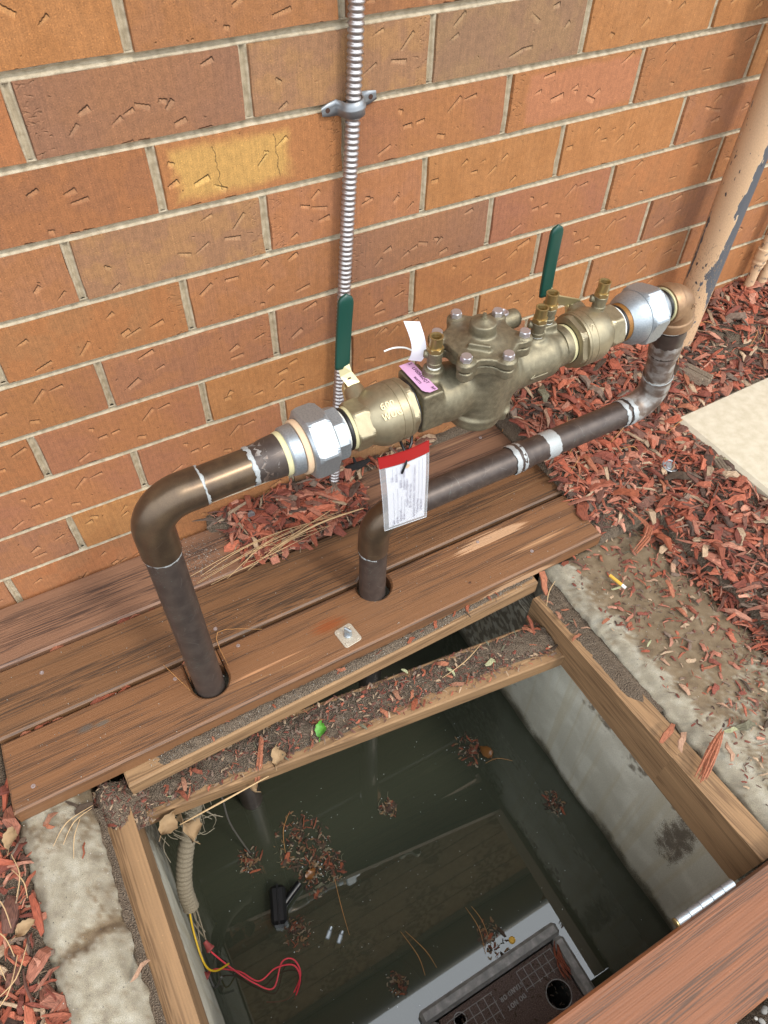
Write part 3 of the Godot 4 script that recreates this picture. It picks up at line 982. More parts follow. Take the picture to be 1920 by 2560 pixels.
const WATER := -0.592
func build_vault():
	var v := thing("concrete_vault", "grey concrete vault sunk in the ground and half full of dark water", "vault", Vector3(0.2, -1.05, 0.65))
	var lo := -1.0
	var uv := func(p: Vector3) -> Vector2: return Vector2((p.z - 0.15) / 1.02, (-0.128 - p.y) / 0.672)
	for side in [[0.674, 0.7, 0.03], [-0.238, -0.257, -0.03]]:
		var st := mb()
		var s := signf(side[0])
		st.set_smooth_group(0)
		var f := func(t: float, z: float) -> Vector3:
			var y := lerpf(-0.129, lo, t)
			return Vector3(lerpf(side[0], side[1], clampf((-0.129 - y) / 0.46, 0, 2)) + s * 0.004 * n2(y, z, 7.0), y, z)
		for i in 24:
			for k in 40:
				var a: Vector3 = f.call(i / 24.0, 0.15 + 1.02 * k / 40.0); var b: Vector3 = f.call((i + 1) / 24.0, 0.15 + 1.02 * k / 40.0)
				var c: Vector3 = f.call((i + 1) / 24.0, 0.15 + 1.02 * (k + 1) / 40.0); var d: Vector3 = f.call(i / 24.0, 0.15 + 1.02 * (k + 1) / 40.0)
				if s > 0: quad(st, a, b, c, d, uv.call(a), uv.call(b), uv.call(c), uv.call(d))
				else: quad(st, a, d, c, b, uv.call(a), uv.call(d), uv.call(c), uv.call(b))
		var xo: float = side[0] + s * 0.095; var xi: float = side[0]
		if s > 0:
			quad(st, Vector3(xi, -0.129, 0.15), Vector3(xi, -0.129, 1.17), Vector3(xo, -0.129, 1.17), Vector3(xo, -0.129, 0.15))
			quad(st, Vector3(xo, lo, 0.15), Vector3(xo, -0.129, 0.15), Vector3(xo, -0.129, 1.17), Vector3(xo, lo, 1.17))
		else:
			quad(st, Vector3(xo, -0.129, 0.15), Vector3(xo, -0.129, 1.17), Vector3(xi, -0.129, 1.17), Vector3(xi, -0.129, 0.15))
			quad(st, Vector3(xo, lo, 1.17), Vector3(xo, -0.129, 1.17), Vector3(xo, -0.129, 0.15), Vector3(xo, lo, 0.15))
		obj("vault_wall", st, M.vault_concrete, v)
	for z in [0.11, 1.21]:
		var st := mb()
		bevel_box(st, Basis(), Vector3(0.215, -0.565, z), Vector3(1.12, 0.87, 0.08), 0.004)
		obj("vault_wall", st, M.vault_plain, v)
	var fl := mb()
	bevel_box(fl, Basis(), Vector3(0.215, -1.03, 0.66), Vector3(1.12, 0.06, 1.02), 0.004)
	obj("vault_floor", fl, M.vault_plain, v)
	var w := mb()
	# the sheet stops at the walls of the sunken meter box, which is dry inside
	for q in [[-0.27, 0.72, 0.148, 0.96], [-0.27, 0.112, 0.96, 1.175], [0.464, 0.72, 0.96, 1.175]]:
		quad(w, Vector3(q[0], WATER, q[2]), Vector3(q[0], WATER, q[3]), Vector3(q[1], WATER, q[3]), Vector3(q[1], WATER, q[2]))
	tag(obj("water", w, M.water), "still dark green water standing in the vault", "", "", "structure")

# ---------------------------------------------------------------- timber
func board_uv(x0: float, length: float, z0: float, width: float, flip := 1.0) -> Callable:
	return func(p: Vector3) -> Vector2: return Vector2((p.x - x0) / length, (p.z - z0 + (0.038 - p.y) * 0.9) / width)

func screw(parent: Node, x: float, z: float):
	var st := mb()
	lathe(st, Vector3(x, 0.0372, z), Vector3.UP, [[0.0, 0.0001], [0.0, 0.0042], [0.0012, 0.0038], [0.0014, 0.0014], [0.0006, 0.0010], [0.0006, 0.0]], 14)
	obj("screw", st, M.bolt_steel, parent)

func arc2(c: Vector2, r: float, a0: float, a1: float, n := 14) -> PackedVector2Array:
	var out := PackedVector2Array()
	for i in n + 1:
		var t := deg_to_rad(lerpf(a0, a1, float(i) / n))
		out.append(c + Vector2(cos(t), sin(t)) * r)
	return out

func rect2(x0: float, x1: float, z0: float, z1: float) -> PackedVector2Array:
	return PackedVector2Array([Vector2(x0, z0), Vector2(x1, z0), Vector2(x1, z1), Vector2(x0, z1)])

func build_deck():
	var grp := "stained planks screwed down in front of the wall"
	var st := mb()
	var a := thing("deck_plank", "stained plank against the brick wall, its middle buried in red mulch", "plank", Vector3(0.23, 0, 0.075), grp)
	slab_prism(st, rect2(-0.398, 0.852, 0.006, 0.143), 0.0, 0.038, 0.004, board_uv(-0.398, 1.25, 0.006, 0.137))
	obj("board", st, M.decking_rear, a)
	screw(a, 0.79, 0.05); screw(a, 0.77, 0.115)
	var h2 := Vector2(0.345, 0.313)
	var b := thing("deck_plank", "stained middle plank between the front plank and the mulch", "plank", Vector3(0.23, 0, 0.22), grp)
	st = mb()
	var pb := PackedVector2Array([Vector2(-0.397, 0.150), Vector2(0.862, 0.150), Vector2(0.862, 0.289)])
	pb.append_array(arc2(h2, 0.036, -41.8, -138.2, 8))
	pb.append(Vector2(-0.397, 0.289))
	slab_prism(st, pb, 0.0, 0.0375, 0.004, board_uv(-0.397, 1.26, 0.150, 0.139))
	obj("board", st, M.decking_middle, b)
	screw(b, -0.30, 0.19); screw(b, 0.70, 0.18); screw(b, 0.02, 0.255)
	var c := thing("deck_plank", "stained front plank with a pipe hole, a rust stain and a latch on it", "plank", Vector3(0.23, 0, 0.365), grp)
	var h1 := Vector2(-0.029, 0.355)
	st = mb()
	var pc := PackedVector2Array([Vector2(-0.395, 0.297), Vector2(-0.0637, 0.297)])
	pc.append_array(arc2(h1, 0.0355, 172.0, 8.0, 20))
	pc.append(Vector2(0.0057, 0.297))
	pc.append(Vector2(0.3127, 0.297))
	pc.append_array(arc2(h2, 0.036, 200.0, -20.0, 20))
	pc.append_array([Vector2(0.3773, 0.297), Vector2(0.858, 0.297), Vector2(0.857, 0.432), Vector2(-0.399, 0.432)])
	var uvc := board_uv(-0.395, 1.25, 0.297, 0.135)
	slab_prism(st, pc, 0.0, 0.038, 0.004, uvc)
	obj("board", st, M.decking_front, c)
	st = mb()
	var pi := PackedVector2Array([Vector2(-0.0622, 0.2975), Vector2(0.0042, 0.2975)])
	pi.append_array(arc2(h1, 0.0355, -22.0, -158.0, 14))
	slab_prism(st, pi, 0.0, 0.0374, 0.002, uvc)
	obj("cut_out_piece", st, M.decking_front, c)
	for s in [[-0.085, 0.322], [0.045, 0.312], [0.69, 0.397], [0.60, 0.32], [-0.36, 0.40]]: screw(c, s[0], s[1])
	var g := thing("deck_plank", "reddish stained plank at the near edge of the open pit", "plank", Vector3(0.2, 0, 1.16), "")
	st = mb()
	slab_prism(st, rect2(-0.5, 0.96, 1.0905, 1.222), 0.0, 0.038, 0.004, board_uv(-0.5, 1.46, 1.09, 0.132))
	obj("board", st, M.decking_near, g)

	# raw lumber below the deck
	var uvr := func(o: float, s: float) -> Callable: return func(p: Vector3) -> Vector2: return Vector2(p.x / 1.1 + o, (p.z * 0.8 + p.y) / 0.24 + s)
	st = mb()
	slab_prism(st, PackedVector2Array([Vector2(-0.226, 0.40), Vector2(0.678, 0.39), Vector2(0.676, 0.450), Vector2(-0.224, 0.4605)]), -0.0382, -0.0008, 0.003, uvr.call(0.1, 0.2))
	tag(obj("nailing_batten", st, M.raw_lumber), "pale raw batten under the front plank's edge, topped with wet soil", "timber")
	st = mb()
	slab_prism(st, PackedVector2Array([Vector2(-0.232, 0.390), Vector2(0.660, 0.492), Vector2(0.662, 0.591), Vector2(-0.232, 0.487)]), -0.130, -0.092, 0.003, uvr.call(0.37, 0.6))
	tag(obj("cross_timber", st, M.raw_lumber), "low cross timber over the water covered in dirt and wood chips", "timber")
	var uvz := func(o: float) -> Callable: return func(p: Vector3) -> Vector2: return Vector2(p.z / 1.1 + o, (p.x * 0.9 - p.y) / 0.24)
	st = mb()
	hexa(st, [Vector3(0.660, -0.129, 1.088), Vector3(0.706, -0.129, 1.088), Vector3(0.706, -0.129, 0.462), Vector3(0.660, -0.129, 0.462), Vector3(0.664, -0.003, 1.088), Vector3(0.709, -0.003, 1.088), Vector3(0.707, -0.041, 0.462), Vector3(0.661, -0.041, 0.462)], uvz.call(0.2))
	tag(obj("frame_timber", st, M.raw_lumber), "raw timber on edge along the right side of the pit", "timber", "frame timbers of the pit")
	st = mb()
	hexa(st, [Vector3(-0.281, -0.129, 1.30), Vector3(-0.236, -0.129, 1.30), Vector3(-0.234, -0.129, 0.47), Vector3(-0.279, -0.129, 0.47), Vector3(-0.283, -0.035, 1.30), Vector3(-0.238, -0.035, 1.30), Vector3(-0.236, -0.040, 0.47), Vector3(-0.281, -0.040, 0.47)], uvz.call(0.63))
	tag(obj("frame_timber", st, M.raw_lumber), "worn raw timber along the left side of the pit", "timber", "frame timbers of the pit")

# ---------------------------------------------------------------- slabs
func rough_slab(called: String, label: String, x0: float, x1: float, z0: float, z1: float, y: float, m: Material, f: Callable, dirt: Callable, cells := 0.006):
	var st := mb()
	st.set_smooth_group(0)
	var nx := int((x1 - x0) / cells); var nq := int((z1 - z0) / cells)
	var g := []; var col := []
	for i in nx + 1:
		var row := []; var cr := []
		for k in nq + 1:
			var x := lerpf(x0, x1, float(i) / nx); var z := lerpf(z0, z1, float(k) / nq)
			var ex := minf(x - x0, x1 - x); var ez := minf(z - z0, z1 - z)
			var px := x; var pz := z
			if ex < 1e-5: px += 0.006 * n2(z, x0, 11.0) + 0.003 * n2(z, x0 + 3, 37.0)
			if ez < 1e-5: pz += 0.006 * n2(x, z0, 11.0)
			var d := minf(ex, ez) + 0.006 * n2(x, z, 25.0)
			row.append(Vector3(px, y + f.call(x, z) - 0.018 * pow(1.0 - smoothstep(0.0, 0.030, d), 1.5), pz))
			# loose dirt: brown grains that thin out in patches
			var a: float = clampf(dirt.call(x, z) + 0.40 * n2(x, z, 12.0) + 0.30 * n2(x + 5, z, 60.0) + 0.5 * n2(x, z + 5, 190.0), 0.0, 1.0)
			var k2 := 1.0 + 0.18 * n2(x + 9, z, 150.0)
			cr.append(Color(1, 1, 1).lerp(Color(0.54, 0.43, 0.335), smoothstep(0.2, 0.8, a)) * k2)
		g.append(row); col.append(cr)
	var put := func(i: int, k: int, dn: float):
		st.set_color(col[i][k]); st.set_uv(Vector2(g[i][k].x, g[i][k].z)); st.add_vertex(g[i][k] - Vector3(0, dn, 0))
	for i in nx:
		for k in nq:
			for v in [[0, 0], [1, 1], [0, 1], [0, 0], [1, 0], [1, 1]]: put.call(i + v[0], k + v[1], 0.0)
	for i in nx:
		for v in [[0, 0, 0.0], [1, 0, 0.12], [0, 0, 0.12], [0, 0, 0.0], [1, 0, 0.0], [1, 0, 0.12]]: put.call(i + v[0], nq, v[2])
		for v in [[1, 0, 0.0], [0, 0, 0.12], [1, 0, 0.12], [1, 0, 0.0], [0, 0, 0.0], [0, 0, 0.12]]: put.call(i + v[0], 0, v[2])
	for k in nq:
		for v in [[0, 0.0], [1, 0.12], [0, 0.12], [0, 0.0], [1, 0.0], [1, 0.12]]: put.call(0, k + v[0], v[1])
		for v in [[1, 0.0], [0, 0.12], [1, 0.12], [1, 0.0], [0, 0.0], [0, 0.12]]: put.call(nx, k + v[0], v[1])
	tag(obj(called, st, m), label, "concrete slab")

func build_slabs():
	var rough := func(x: float, z: float) -> float: return 0.0035 * n2(x, z, 9.0) + 0.0016 * n2(x + 3, z, 31.0) + 0.0006 * n2(x, z + 9, 95.0) - 0.003 * smoothstep(0.45, 0.7, n2(x + 20, z, 45.0))
	rough_slab("concrete_strip", "worn concrete strip beside the left timber, cracked across, mulch on its left", -0.408, -0.291, 0.395, 1.42, 0.0, M.rough_concrete,
		func(x, z): return rough.call(x, z) - 0.011 * exp(-pow((z - 0.655 - 0.10 * (-0.35 - x) + 0.012 * n2(x, z, 30.0)) / 0.011, 2)),
		func(x, z): return 0.55 * (1.0 - smoothstep(0.43, 0.54, z)) + 0.6 * exp(-pow((z - 0.655 - 0.10 * (-0.35 - x)) / 0.02, 2)) + 0.25 * smoothstep(-0.325, -0.295, x) + 0.08)
	rough_slab("concrete_strip", "rough concrete strip right of the pit, its far end littered with red chips", 0.722, 1.03, 0.41, 1.5, -0.006, M.rough_concrete,
		func(x, z): return rough.call(x, z) * 1.1 + 0.004 * n2(x, z, 5.0) - 0.02 * smoothstep(0.93, 1.03, x),
		func(x, z): return 0.95 * smoothstep(0.735, 0.80, x + 0.02 * n2(x, z, 20.0)) * (1.0 - 0.65 * smoothstep(0.70, 0.95, z)) + 0.12)
	var st := mb()
	slab_prism(st, PackedVector2Array([Vector2(1.214, 0.262), Vector2(2.5, 0.235), Vector2(2.5, 1.5), Vector2(1.236, 1.5)]), 0.02, 0.098, 0.008, func(p): return Vector2(p.x, p.z))
	tag(obj("paving_slab", st, M.pale_paver), "smooth cream paving slab among the mulch at the right", "paving slab")

# ---------------------------------------------------------------- pipes on the wall
func build_wall_pipes():
	var st := mb()
	var line := curve([Vector3(0.505, 1.75, 0.019), Vector3(0.4755, 1.12, 0.019), Vector3(0.462, 0.849, 0.019), Vector3(0.446, 0.651, 0.021), Vector3(0.421, 0.35, 0.026), Vector3(0.390, 0.02, 0.034)], 180)
	var total := 0.0
	for i in line.size() - 1: total += line[i].distance_to(line[i + 1])
	var pitch := 0.0088; var per := 6
	var n := int(total / pitch * per)
	var pts := []; var rad := []
	var pat := [1.0, 1.0, 0.95, 0.82, 0.80, 0.93]
	var at := 0; var acc := 0.0
	for i in n + 1:
		var want := total * i / n
		while at < line.size() - 2 and acc + line[at].distance_to(line[at + 1]) < want:
			acc += line[at].distance_to(line[at + 1]); at += 1
		pts.append(line[at].lerp(line[at + 1], (want - acc) / line[at].distance_to(line[at + 1])))
		rad.append(0.0122 * pat[i % per])
	tube(st, pts, rad, 18)
	tag(obj("flexible_conduit", st, M.conduit_steel), "ribbed steel flexible conduit running up the brick wall into the mulch", "conduit")
	# two-hole strap
	var s := thing("conduit_strap", "small grey two hole strap clamping the conduit to the wall", "pipe strap", Vector3(0.462, 0.849, 0.0))
	var prof := []
	for x in [-0.047, -0.034, -0.0205]: prof.append(Vector2(x, 0.0042))
	for k in 13:
		var t := PI - PI * k / 12.0
		prof.append(Vector2(0.0158 * cos(t), 0.0185 + 0.0150 * sin(t)))
	for x in [0.0205, 0.034, 0.047]: prof.append(Vector2(x, 0.0042))
	st = mb()
	var tilt := Basis(Vector3.BACK, deg_to_rad(6.0))
	var base := Vector3(0.462, 0.849, 0.0)
	var width := func(i: int) -> float: return 0.0115 if i > 1 and i < prof.size() - 2 else (0.0095 if i == 1 or i == prof.size() - 2 else 0.0062)
	st.set_smooth_group(0)
	for i in prof.size() - 1:
		var rows := []
		for k in [i, i + 1]:
			var d: Vector2 = (prof[mini(k + 1, prof.size() - 1)] - prof[maxi(k - 1, 0)]).normalized()
			var nrm := Vector2(-d.y, d.x) * 0.0022
			var w: float = width.call(k)
			var bump_ := Vector2(-d.y, d.x) * (0.0022 if k > 2 and k < prof.size() - 3 else 0.0)
			var o: Vector2 = prof[k] + nrm
			var row := []
			for v in [[prof[k], -w], [o, -w], [o, -w * 0.35], [o + bump_, -w * 0.1], [o + bump_, w * 0.1], [o, w * 0.35], [o, w], [prof[k], w]]:
				row.append(base + tilt * Vector3(v[0].x, v[1], v[0].y))
			rows.append(row)
		for j in 7:
			quad(st, rows[0][j], rows[1][j], rows[1][j + 1], rows[0][j + 1])
	obj("strap", st, M.strap_steel, s)
	for x in [-0.037, 0.037]:
		st = mb()
		lathe(st, base + tilt * Vector3(x, 0, 0.0062), Vector3.BACK, [[0.0, 0.0038], [0.0006, 0.0038], [0.0008, 0.0]], 16)
		obj("screw_hole", st, M.rusty_screw, s)
	# downpipe
	st = mb()
	var dp := []
	for i in 40: dp.append(Vector3(1.372, 0.03 + 1.87 * i / 39.0, 0.078))
	tube(st, dp, 0.0365, 40)
	M.painted_pipe.uv1_scale = Vector3(1, 1.0 / 7.48, 1)
	tag(obj("downpipe", st, M.painted_pipe), "peach painted downpipe with flaking grey patches standing by the wall", "downpipe")
	# pair of thin painted pipes at the far right
	for i in 2:
		var x: float = [1.652, 1.703][i]
		var lab: String = ["thin beige wall pipe with a coupling, left of the far right pair", "thin plain beige wall pipe, right of the far right pair"][i]
		var t := thing("thin_pipe", lab, "pipe", Vector3(x, 0.1, 0.032), "thin beige pipes at the foot of the wall")
		st = mb()
		tube(st, [Vector3(x, 0.06, 0.032), Vector3(x, 0.5, 0.032), Vector3(x, 1.3, 0.032)], 0.0125, 20)
		obj("pipe", st, M.painted_conduit, t)
		st = mb()
		var y0: float = [0.262, 0.40][i]
		lathe(st, Vector3(x, y0, 0.032), Vector3.UP, [[0, 0.0125], [0, 0.0155], [0.008, 0.0158], [0.010, 0.0175], [0.014, 0.0178], [0.016, 0.0168], [0.022, 0.0168], [0.024, 0.0178], [0.030, 0.0178], [0.034, 0.0168], [0.05, 0.0168], [0.052, 0.0125]], 24)
		obj("coupling", st, M.painted_conduit, t)

# ---------------------------------------------------------------- valve assembly
# the upper line runs from C1 (left elbow) to T (right elbow)
const C1 := Vector3(-0.036, 0.546, 0.362)
const TT := Vector3(0.947, 0.553, 0.338)
const R1 := Vector3(-0.029, 0.038, 0.361)
const LC := Vector3(0.338, 0.276, 0.328)
const R2 := Vector3(0.334, 0.038, 0.315)
const LOW := Vector3(1.006, 0.279, 0.322)
const PIPE := 0.0272

func ax(x: float) -> Vector3:
	return C1.lerp(TT, (x - C1.x) / (TT.x - C1.x))

# a band of solder with ragged rims round a pipe
func ragged(st: SurfaceTool, a: Vector3, b: Vector3, r: float, seed_: float, rag := 0.35, n := 48):
	var e := (b - a).normalized(); var f := frame(e); var len := a.distance_to(b)
	st.set_smooth_group(0)
	var rows := []
	for k in n + 1:
		var t := TAU * (k % n) / n
		var c: Vector3 = f[0] * cos(t) + f[1] * sin(t)
		var s0 := len * rag * (n2(cos(t) * 1.7 + seed_, sin(t) * 1.7, 1.3))
		var s1 := len * (1 + rag * n2(cos(t) * 1.7 + seed_ + 9, sin(t) * 1.7, 1.3))
		var h := 0.0009 + 0.0005 * n2(cos(t) * 2 + seed_, sin(t) * 2, 2.1)
		rows.append([a + e * s0 + c * (r - 0.0004), a + e * (s0 + (s1 - s0) * 0.15) + c * (r + h), a + e * (s0 + (s1 - s0) * 0.8) + c * (r + h * 0.8), a + e * s1 + c * (r - 0.0004)])
	for k in n:
		for j in 3:
			quad(st, rows[k][j], rows[k + 1][j], rows[k + 1][j + 1], rows[k][j + 1])

func elbow(root: Node, called: String, c: Vector3, a: Vector3, b: Vector3, la: float, lb: float, r: float, bend_r: float, m: Material):
	var st := mb()
	var pa := c + (a - c).normalized() * la; var pb := c + (b - c).normalized() * lb
	var pts := bend(pa, c, pb, bend_r, 14)
	var rad := []
	for p in pts: rad.append(r)
	tube(st, pts, rad, 36)
	obj(called, st, m, root)

func pipe_part(root: Node, called: String, a: Vector3, b: Vector3, r: float, m: Material):
	var st := mb()
	var pts := []
	for i in 13: pts.append(a.lerp(b, i / 12.0))
	tube(st, pts, r, 36)
	return obj(called, st, m, root)

func band_part(root: Node, a: Vector3, b: Vector3, r: float, seed_: float, rag := 0.35):
	var st := mb()
	ragged(st, a, b, r, seed_, rag)
	obj("solder_band", st, M.solder, root)

func build_assembly():
	var root := thing("backflow_preventer", "bronze backflow preventer on copper risers with two green handled valves", "backflow preventer", Vector3(0.45, 0.0, 0.345))
	var e := (TT - C1).normalized()
	# left riser, elbow and upper pipe
	pipe_part(root, "riser_pipe", Vector3(-0.0255, -0.75, 0.361), R1.lerp(C1, 0.84), PIPE, M.aged_copper)
	elbow(root, "copper_elbow", C1, R1, TT, 0.098, 0.078, 0.0296, 0.052, M.copper_elbow)
	band_part(root, C1.lerp(R1, 0.190), C1.lerp(R1, 0.203), 0.0283, 2.0, 0.7)
	pipe_part(root, "copper_pipe", ax(0.02), ax(0.15), PIPE, M.copper_elbow)
	band_part(root, ax(0.041), ax(0.046), 0.0282, 5.0, 0.7)
	band_part(root, ax(0.114), ax(0.121), 0.0282, 8.0, 0.6)
	var st := mb()
	var drips := mb()
	lathe(st, ax(0), e, [[0.118, 0.0272], [0.122, 0.0286], [0.134, 0.0290], [0.139, 0.0305], [0.152, 0.0318], [0.164, 0.0322], [0.170, 0.0322], [0.170, 0.02]], 36)
	var ad := obj("pipe_adapter", st, M.aged_copper, root)
	for k in 3: ragged(drips, ax(0.127 + k * 0.012), ax(0.133 + k * 0.012), 0.0282 + k * 0.0012, k * 4.7, 2.2)
	obj("solder_smear", drips, M.weathered_copper, ad)
	union_left(root, e)
	ball_valve(root, e, ax(0.275), 1.0, true)
	check_body(root, e)
	ball_valve(root, e, ax(0.789), -1.0, false)
	union_right(root, e)
	# right bronze elbow, drop, lower line
	var drop := (LOW - TT).normalized()
	st = mb()
	var pts := bend(TT - e * 0.034, TT, TT + drop * 0.05, 0.030, 14)
	var rad := []
	for p in pts: rad.append(0.0338)
	tube(st, pts, rad, 40)
	lathe(st, TT, e, [[-0.036, 0.027], [-0.036, 0.0352], [-0.034, 0.0362], [-0.018, 0.0362], [-0.016, 0.0345], [-0.012, 0.032]], 40)
	lathe(st, TT, drop, [[0.030, 0.032], [0.034, 0.0355], [0.036, 0.0365], [0.052, 0.0365], [0.054, 0.0352], [0.054, 0.025]], 40)
	var el := obj("bronze_elbow", st, M.red_bronze, root)
	st = mb()
	var mk := TT + Vector3(0.006, 0.004, 0.033)
	tube(st, curve([mk + Vector3(-0.004, 0.004, 0), mk + Vector3(0.004, 0.004, 0.0003), mk, mk + Vector3(0.004, -0.004, 0.0003), mk + Vector3(-0.004, -0.004, 0)], 5), 0.0011, 6)
	obj("cast_mark", st, M.red_bronze, el)
	var dp := func(t: float) -> Vector3: return TT.lerp(LOW, t)
	pipe_part(root, "drop_pipe", dp.call(0.12), dp.call(0.86), PIPE, M.weathered_copper)
	st = mb()
	lathe(st, TT, drop, [[0.052, 0.0272], [0.052, 0.0300], [0.060, 0.0304], [0.060, 0.0272]], 40)
	obj("thread_tape", st, M.white_tape, root)
	st = mb()
	lathe(st, TT, drop, [[0.062, 0.0272], [0.063, 0.0312], [0.082, 0.0318], [0.090, 0.0300], [0.118, 0.0296], [0.128, 0.0304], [0.130, 0.0304], [0.133, 0.0272]], 40)
	var ma := obj("pipe_adapter", st, M.aged_copper, root)
	st = mb()
	ragged(st, dp.call(0.345), dp.call(0.50), 0.0296, 14.0, 0.16)
	obj("solder_smear", st, M.weathered_copper, ma)
	band_part(root, dp.call(0.700), dp.call(0.716), 0.0296, 3.0, 0.5)
	elbow(root, "copper_elbow", LOW, TT, LC, 0.085, 0.072, 0.0298, 0.046, M.weathered_copper)
	var lp := func(t: float) -> Vector3: return LC.lerp(LOW, t)
	pipe_part(root, "copper_pipe", lp.call(0.05), lp.call(0.95), PIPE, M.aged_copper)
	st = mb()
	lathe(st, LC, LOW - LC, [[0.301, 0.0272], [0.302, 0.0296], [0.322, 0.0298], [0.324, 0.0288], [0.338, 0.0290], [0.339, 0.0272]], 40)
	obj("pipe_coupling", st, M.aged_copper, root)
	band_part(root, lp.call(0.448), lp.call(0.466), 0.0294, 1.0, 0.22)
	band_part(root, lp.call(0.472), lp.call(0.486), 0.0290, 11.0, 0.25)
	band_part(root, lp.call(0.566), lp.call(0.612), 0.0274, 6.0, 0.12)
	band_part(root, lp.call(0.866), lp.call(0.880), 0.0285, 4.0, 0.4)
	band_part(root, lp.call(0.890), lp.call(0.908), 0.0297, 7.0, 0.4)
	# second riser
	elbow(root, "copper_elbow", LC, R2, LOW, 0.094, 0.080, 0.0296, 0.050, M.copper_elbow)
	pipe_part(root, "riser_pipe", Vector3(0.333, -0.75, 0.314), R2.lerp(LC, 0.72), PIPE, M.aged_copper)
	band_part(root, R2.lerp(LC, 0.575), R2.lerp(LC, 0.595), 0.0276, 12.0, 0.9)

func union_left(root: Node, e: Vector3):
	var st := mb()
	hexlathe(st, ax(0), e, 0.0480, [[0.1985, 0.030], [0.1985, 0.0455], [0.2025, 0.0525], [0.209, 0.0548], [0.230, 0.0548], [0.236, 0.0515], [0.2385, 0.046], [0.2385, 0.030]], 0.30)
	var u := obj("pipe_union", st, M.zinc, root)
	st = mb()
	lathe(st, ax(0), e, [[0.170, 0.027], [0.170, 0.0350], [0.1725, 0.0372], [0.188, 0.0380], [0.189, 0.030]], 40)
	obj("union_collar", st, M.zinc, u)
	st = mb()
	lathe(st, ax(0), e, [[0.189, 0.03], [0.189, 0.0408], [0.191, 0.0418], [0.197, 0.0418], [0.199, 0.0405], [0.199, 0.03]], 40)
	obj("gasket", st, M.beige_gasket, u)
	st = mb()
	lathe(st, ax(0), e, [[0.161, 0.03], [0.162, 0.0328], [0.167, 0.0338], [0.1705, 0.0330], [0.171, 0.028]], 40)
	obj("thread_tape", st, M.yellowed_tape, u)
	st = mb()
	hexlathe(st, ax(0), e, 0.0385, [[0.2385, 0.030], [0.2385, 0.0428], [0.255, 0.0428], [0.2585, 0.040], [0.2585, 0.028]], 0.52, 8)
	obj("union_tailpiece", st, M.zinc, u)
	st = mb()
	lathe(st, ax(0), e, [[0.2585, 0.028], [0.2585, 0.0318], [0.262, 0.0318], [0.2625, 0.0302], [0.264, 0.0312], [0.2645, 0.028]], 40)
	obj("thread_tape", st, M.white_tape, u)
	st = mb()
	lathe(st, ax(0), e, [[0.2645, 0.028], [0.2645, 0.0322], [0.266, 0.0332], [0.269, 0.0332], [0.2705, 0.0322], [0.2705, 0.028]], 40)
	obj("rubber_ring", st, M.black_rubber, u)
	st = mb()
	lathe(st, ax(0), e, [[0.2705, 0.028], [0.2705, 0.0322], [0.2755, 0.0340], [0.278, 0.0318], [0.278, 0.028]], 40)
	obj("thread_tape", st, M.yellowed_tape, u)

func union_right(root: Node, e: Vector3):
	var st := mb()
	hexlathe(st, ax(0), e, 0.0470, [[0.8395, 0.03], [0.8395, 0.0470], [0.8435, 0.0518], [0.8485, 0.0535], [0.8705, 0.0535], [0.8755, 0.0505], [0.8775, 0.0465], [0.8775, 0.03]], 0.24)
	var u := obj("pipe_union", st, M.zinc, root)
	st = mb()
	lathe(st, ax(0), e, [[0.8085, 0.028], [0.8085, 0.0345], [0.8125, 0.0375], [0.8195, 0.0425], [0.8285, 0.0462], [0.8380, 0.0468], [0.8395, 0.0458], [0.8395, 0.04]], 48)
	obj("union_collar", st, M.zinc, u)
	st = mb()
	lathe(st, ax(0), e, [[0.7885, 0.028], [0.7885, 0.0316], [0.7945, 0.0322], [0.7955, 0.028]], 40)
	obj("thread_tape", st, M.white_tape, u)
	st = mb()
	lathe(st, ax(0), e, [[0.7955, 0.028], [0.7955, 0.0322], [0.7970, 0.033], [0.7990, 0.033], [0.8005, 0.0322], [0.8005, 0.028]], 40)
	obj("rubber_ring", st, M.black_rubber, u)
	st = mb()
	lathe(st, ax(0), e, [[0.8005, 0.028], [0.8005, 0.0322], [0.8045, 0.0328], [0.8087, 0.0335], [0.8087, 0.028]], 40)
	obj("rusty_seal", st, M.rusty_seal, u)
	st = mb()
	lathe(st, ax(0), e, [[0.8775, 0.03], [0.8775, 0.0400], [0.8879, 0.0385], [0.8958, 0.034], [0.8974, 0.026]], 40)
	obj("union_tailpiece", st, M.zinc, u)
	st = mb()
	lathe(st, ax(0), e, [[0.8958, 0.026], [0.8974, 0.0292], [0.9005, 0.0280], [0.9029, 0.0292], [0.9053, 0.0280], [0.9084, 0.0292], [0.9100, 0.026]], 40)
	obj("pipe_thread", st, M.black_rubber, u)
	st = mb()
	lathe(st, ax(0), e, [[0.9076, 0.026], [0.9084, 0.0312], [0.9124, 0.0322], [0.9155, 0.031], [0.9155, 0.026]], 40)
	obj("thread_tape", st, M.yellowed_tape, u)

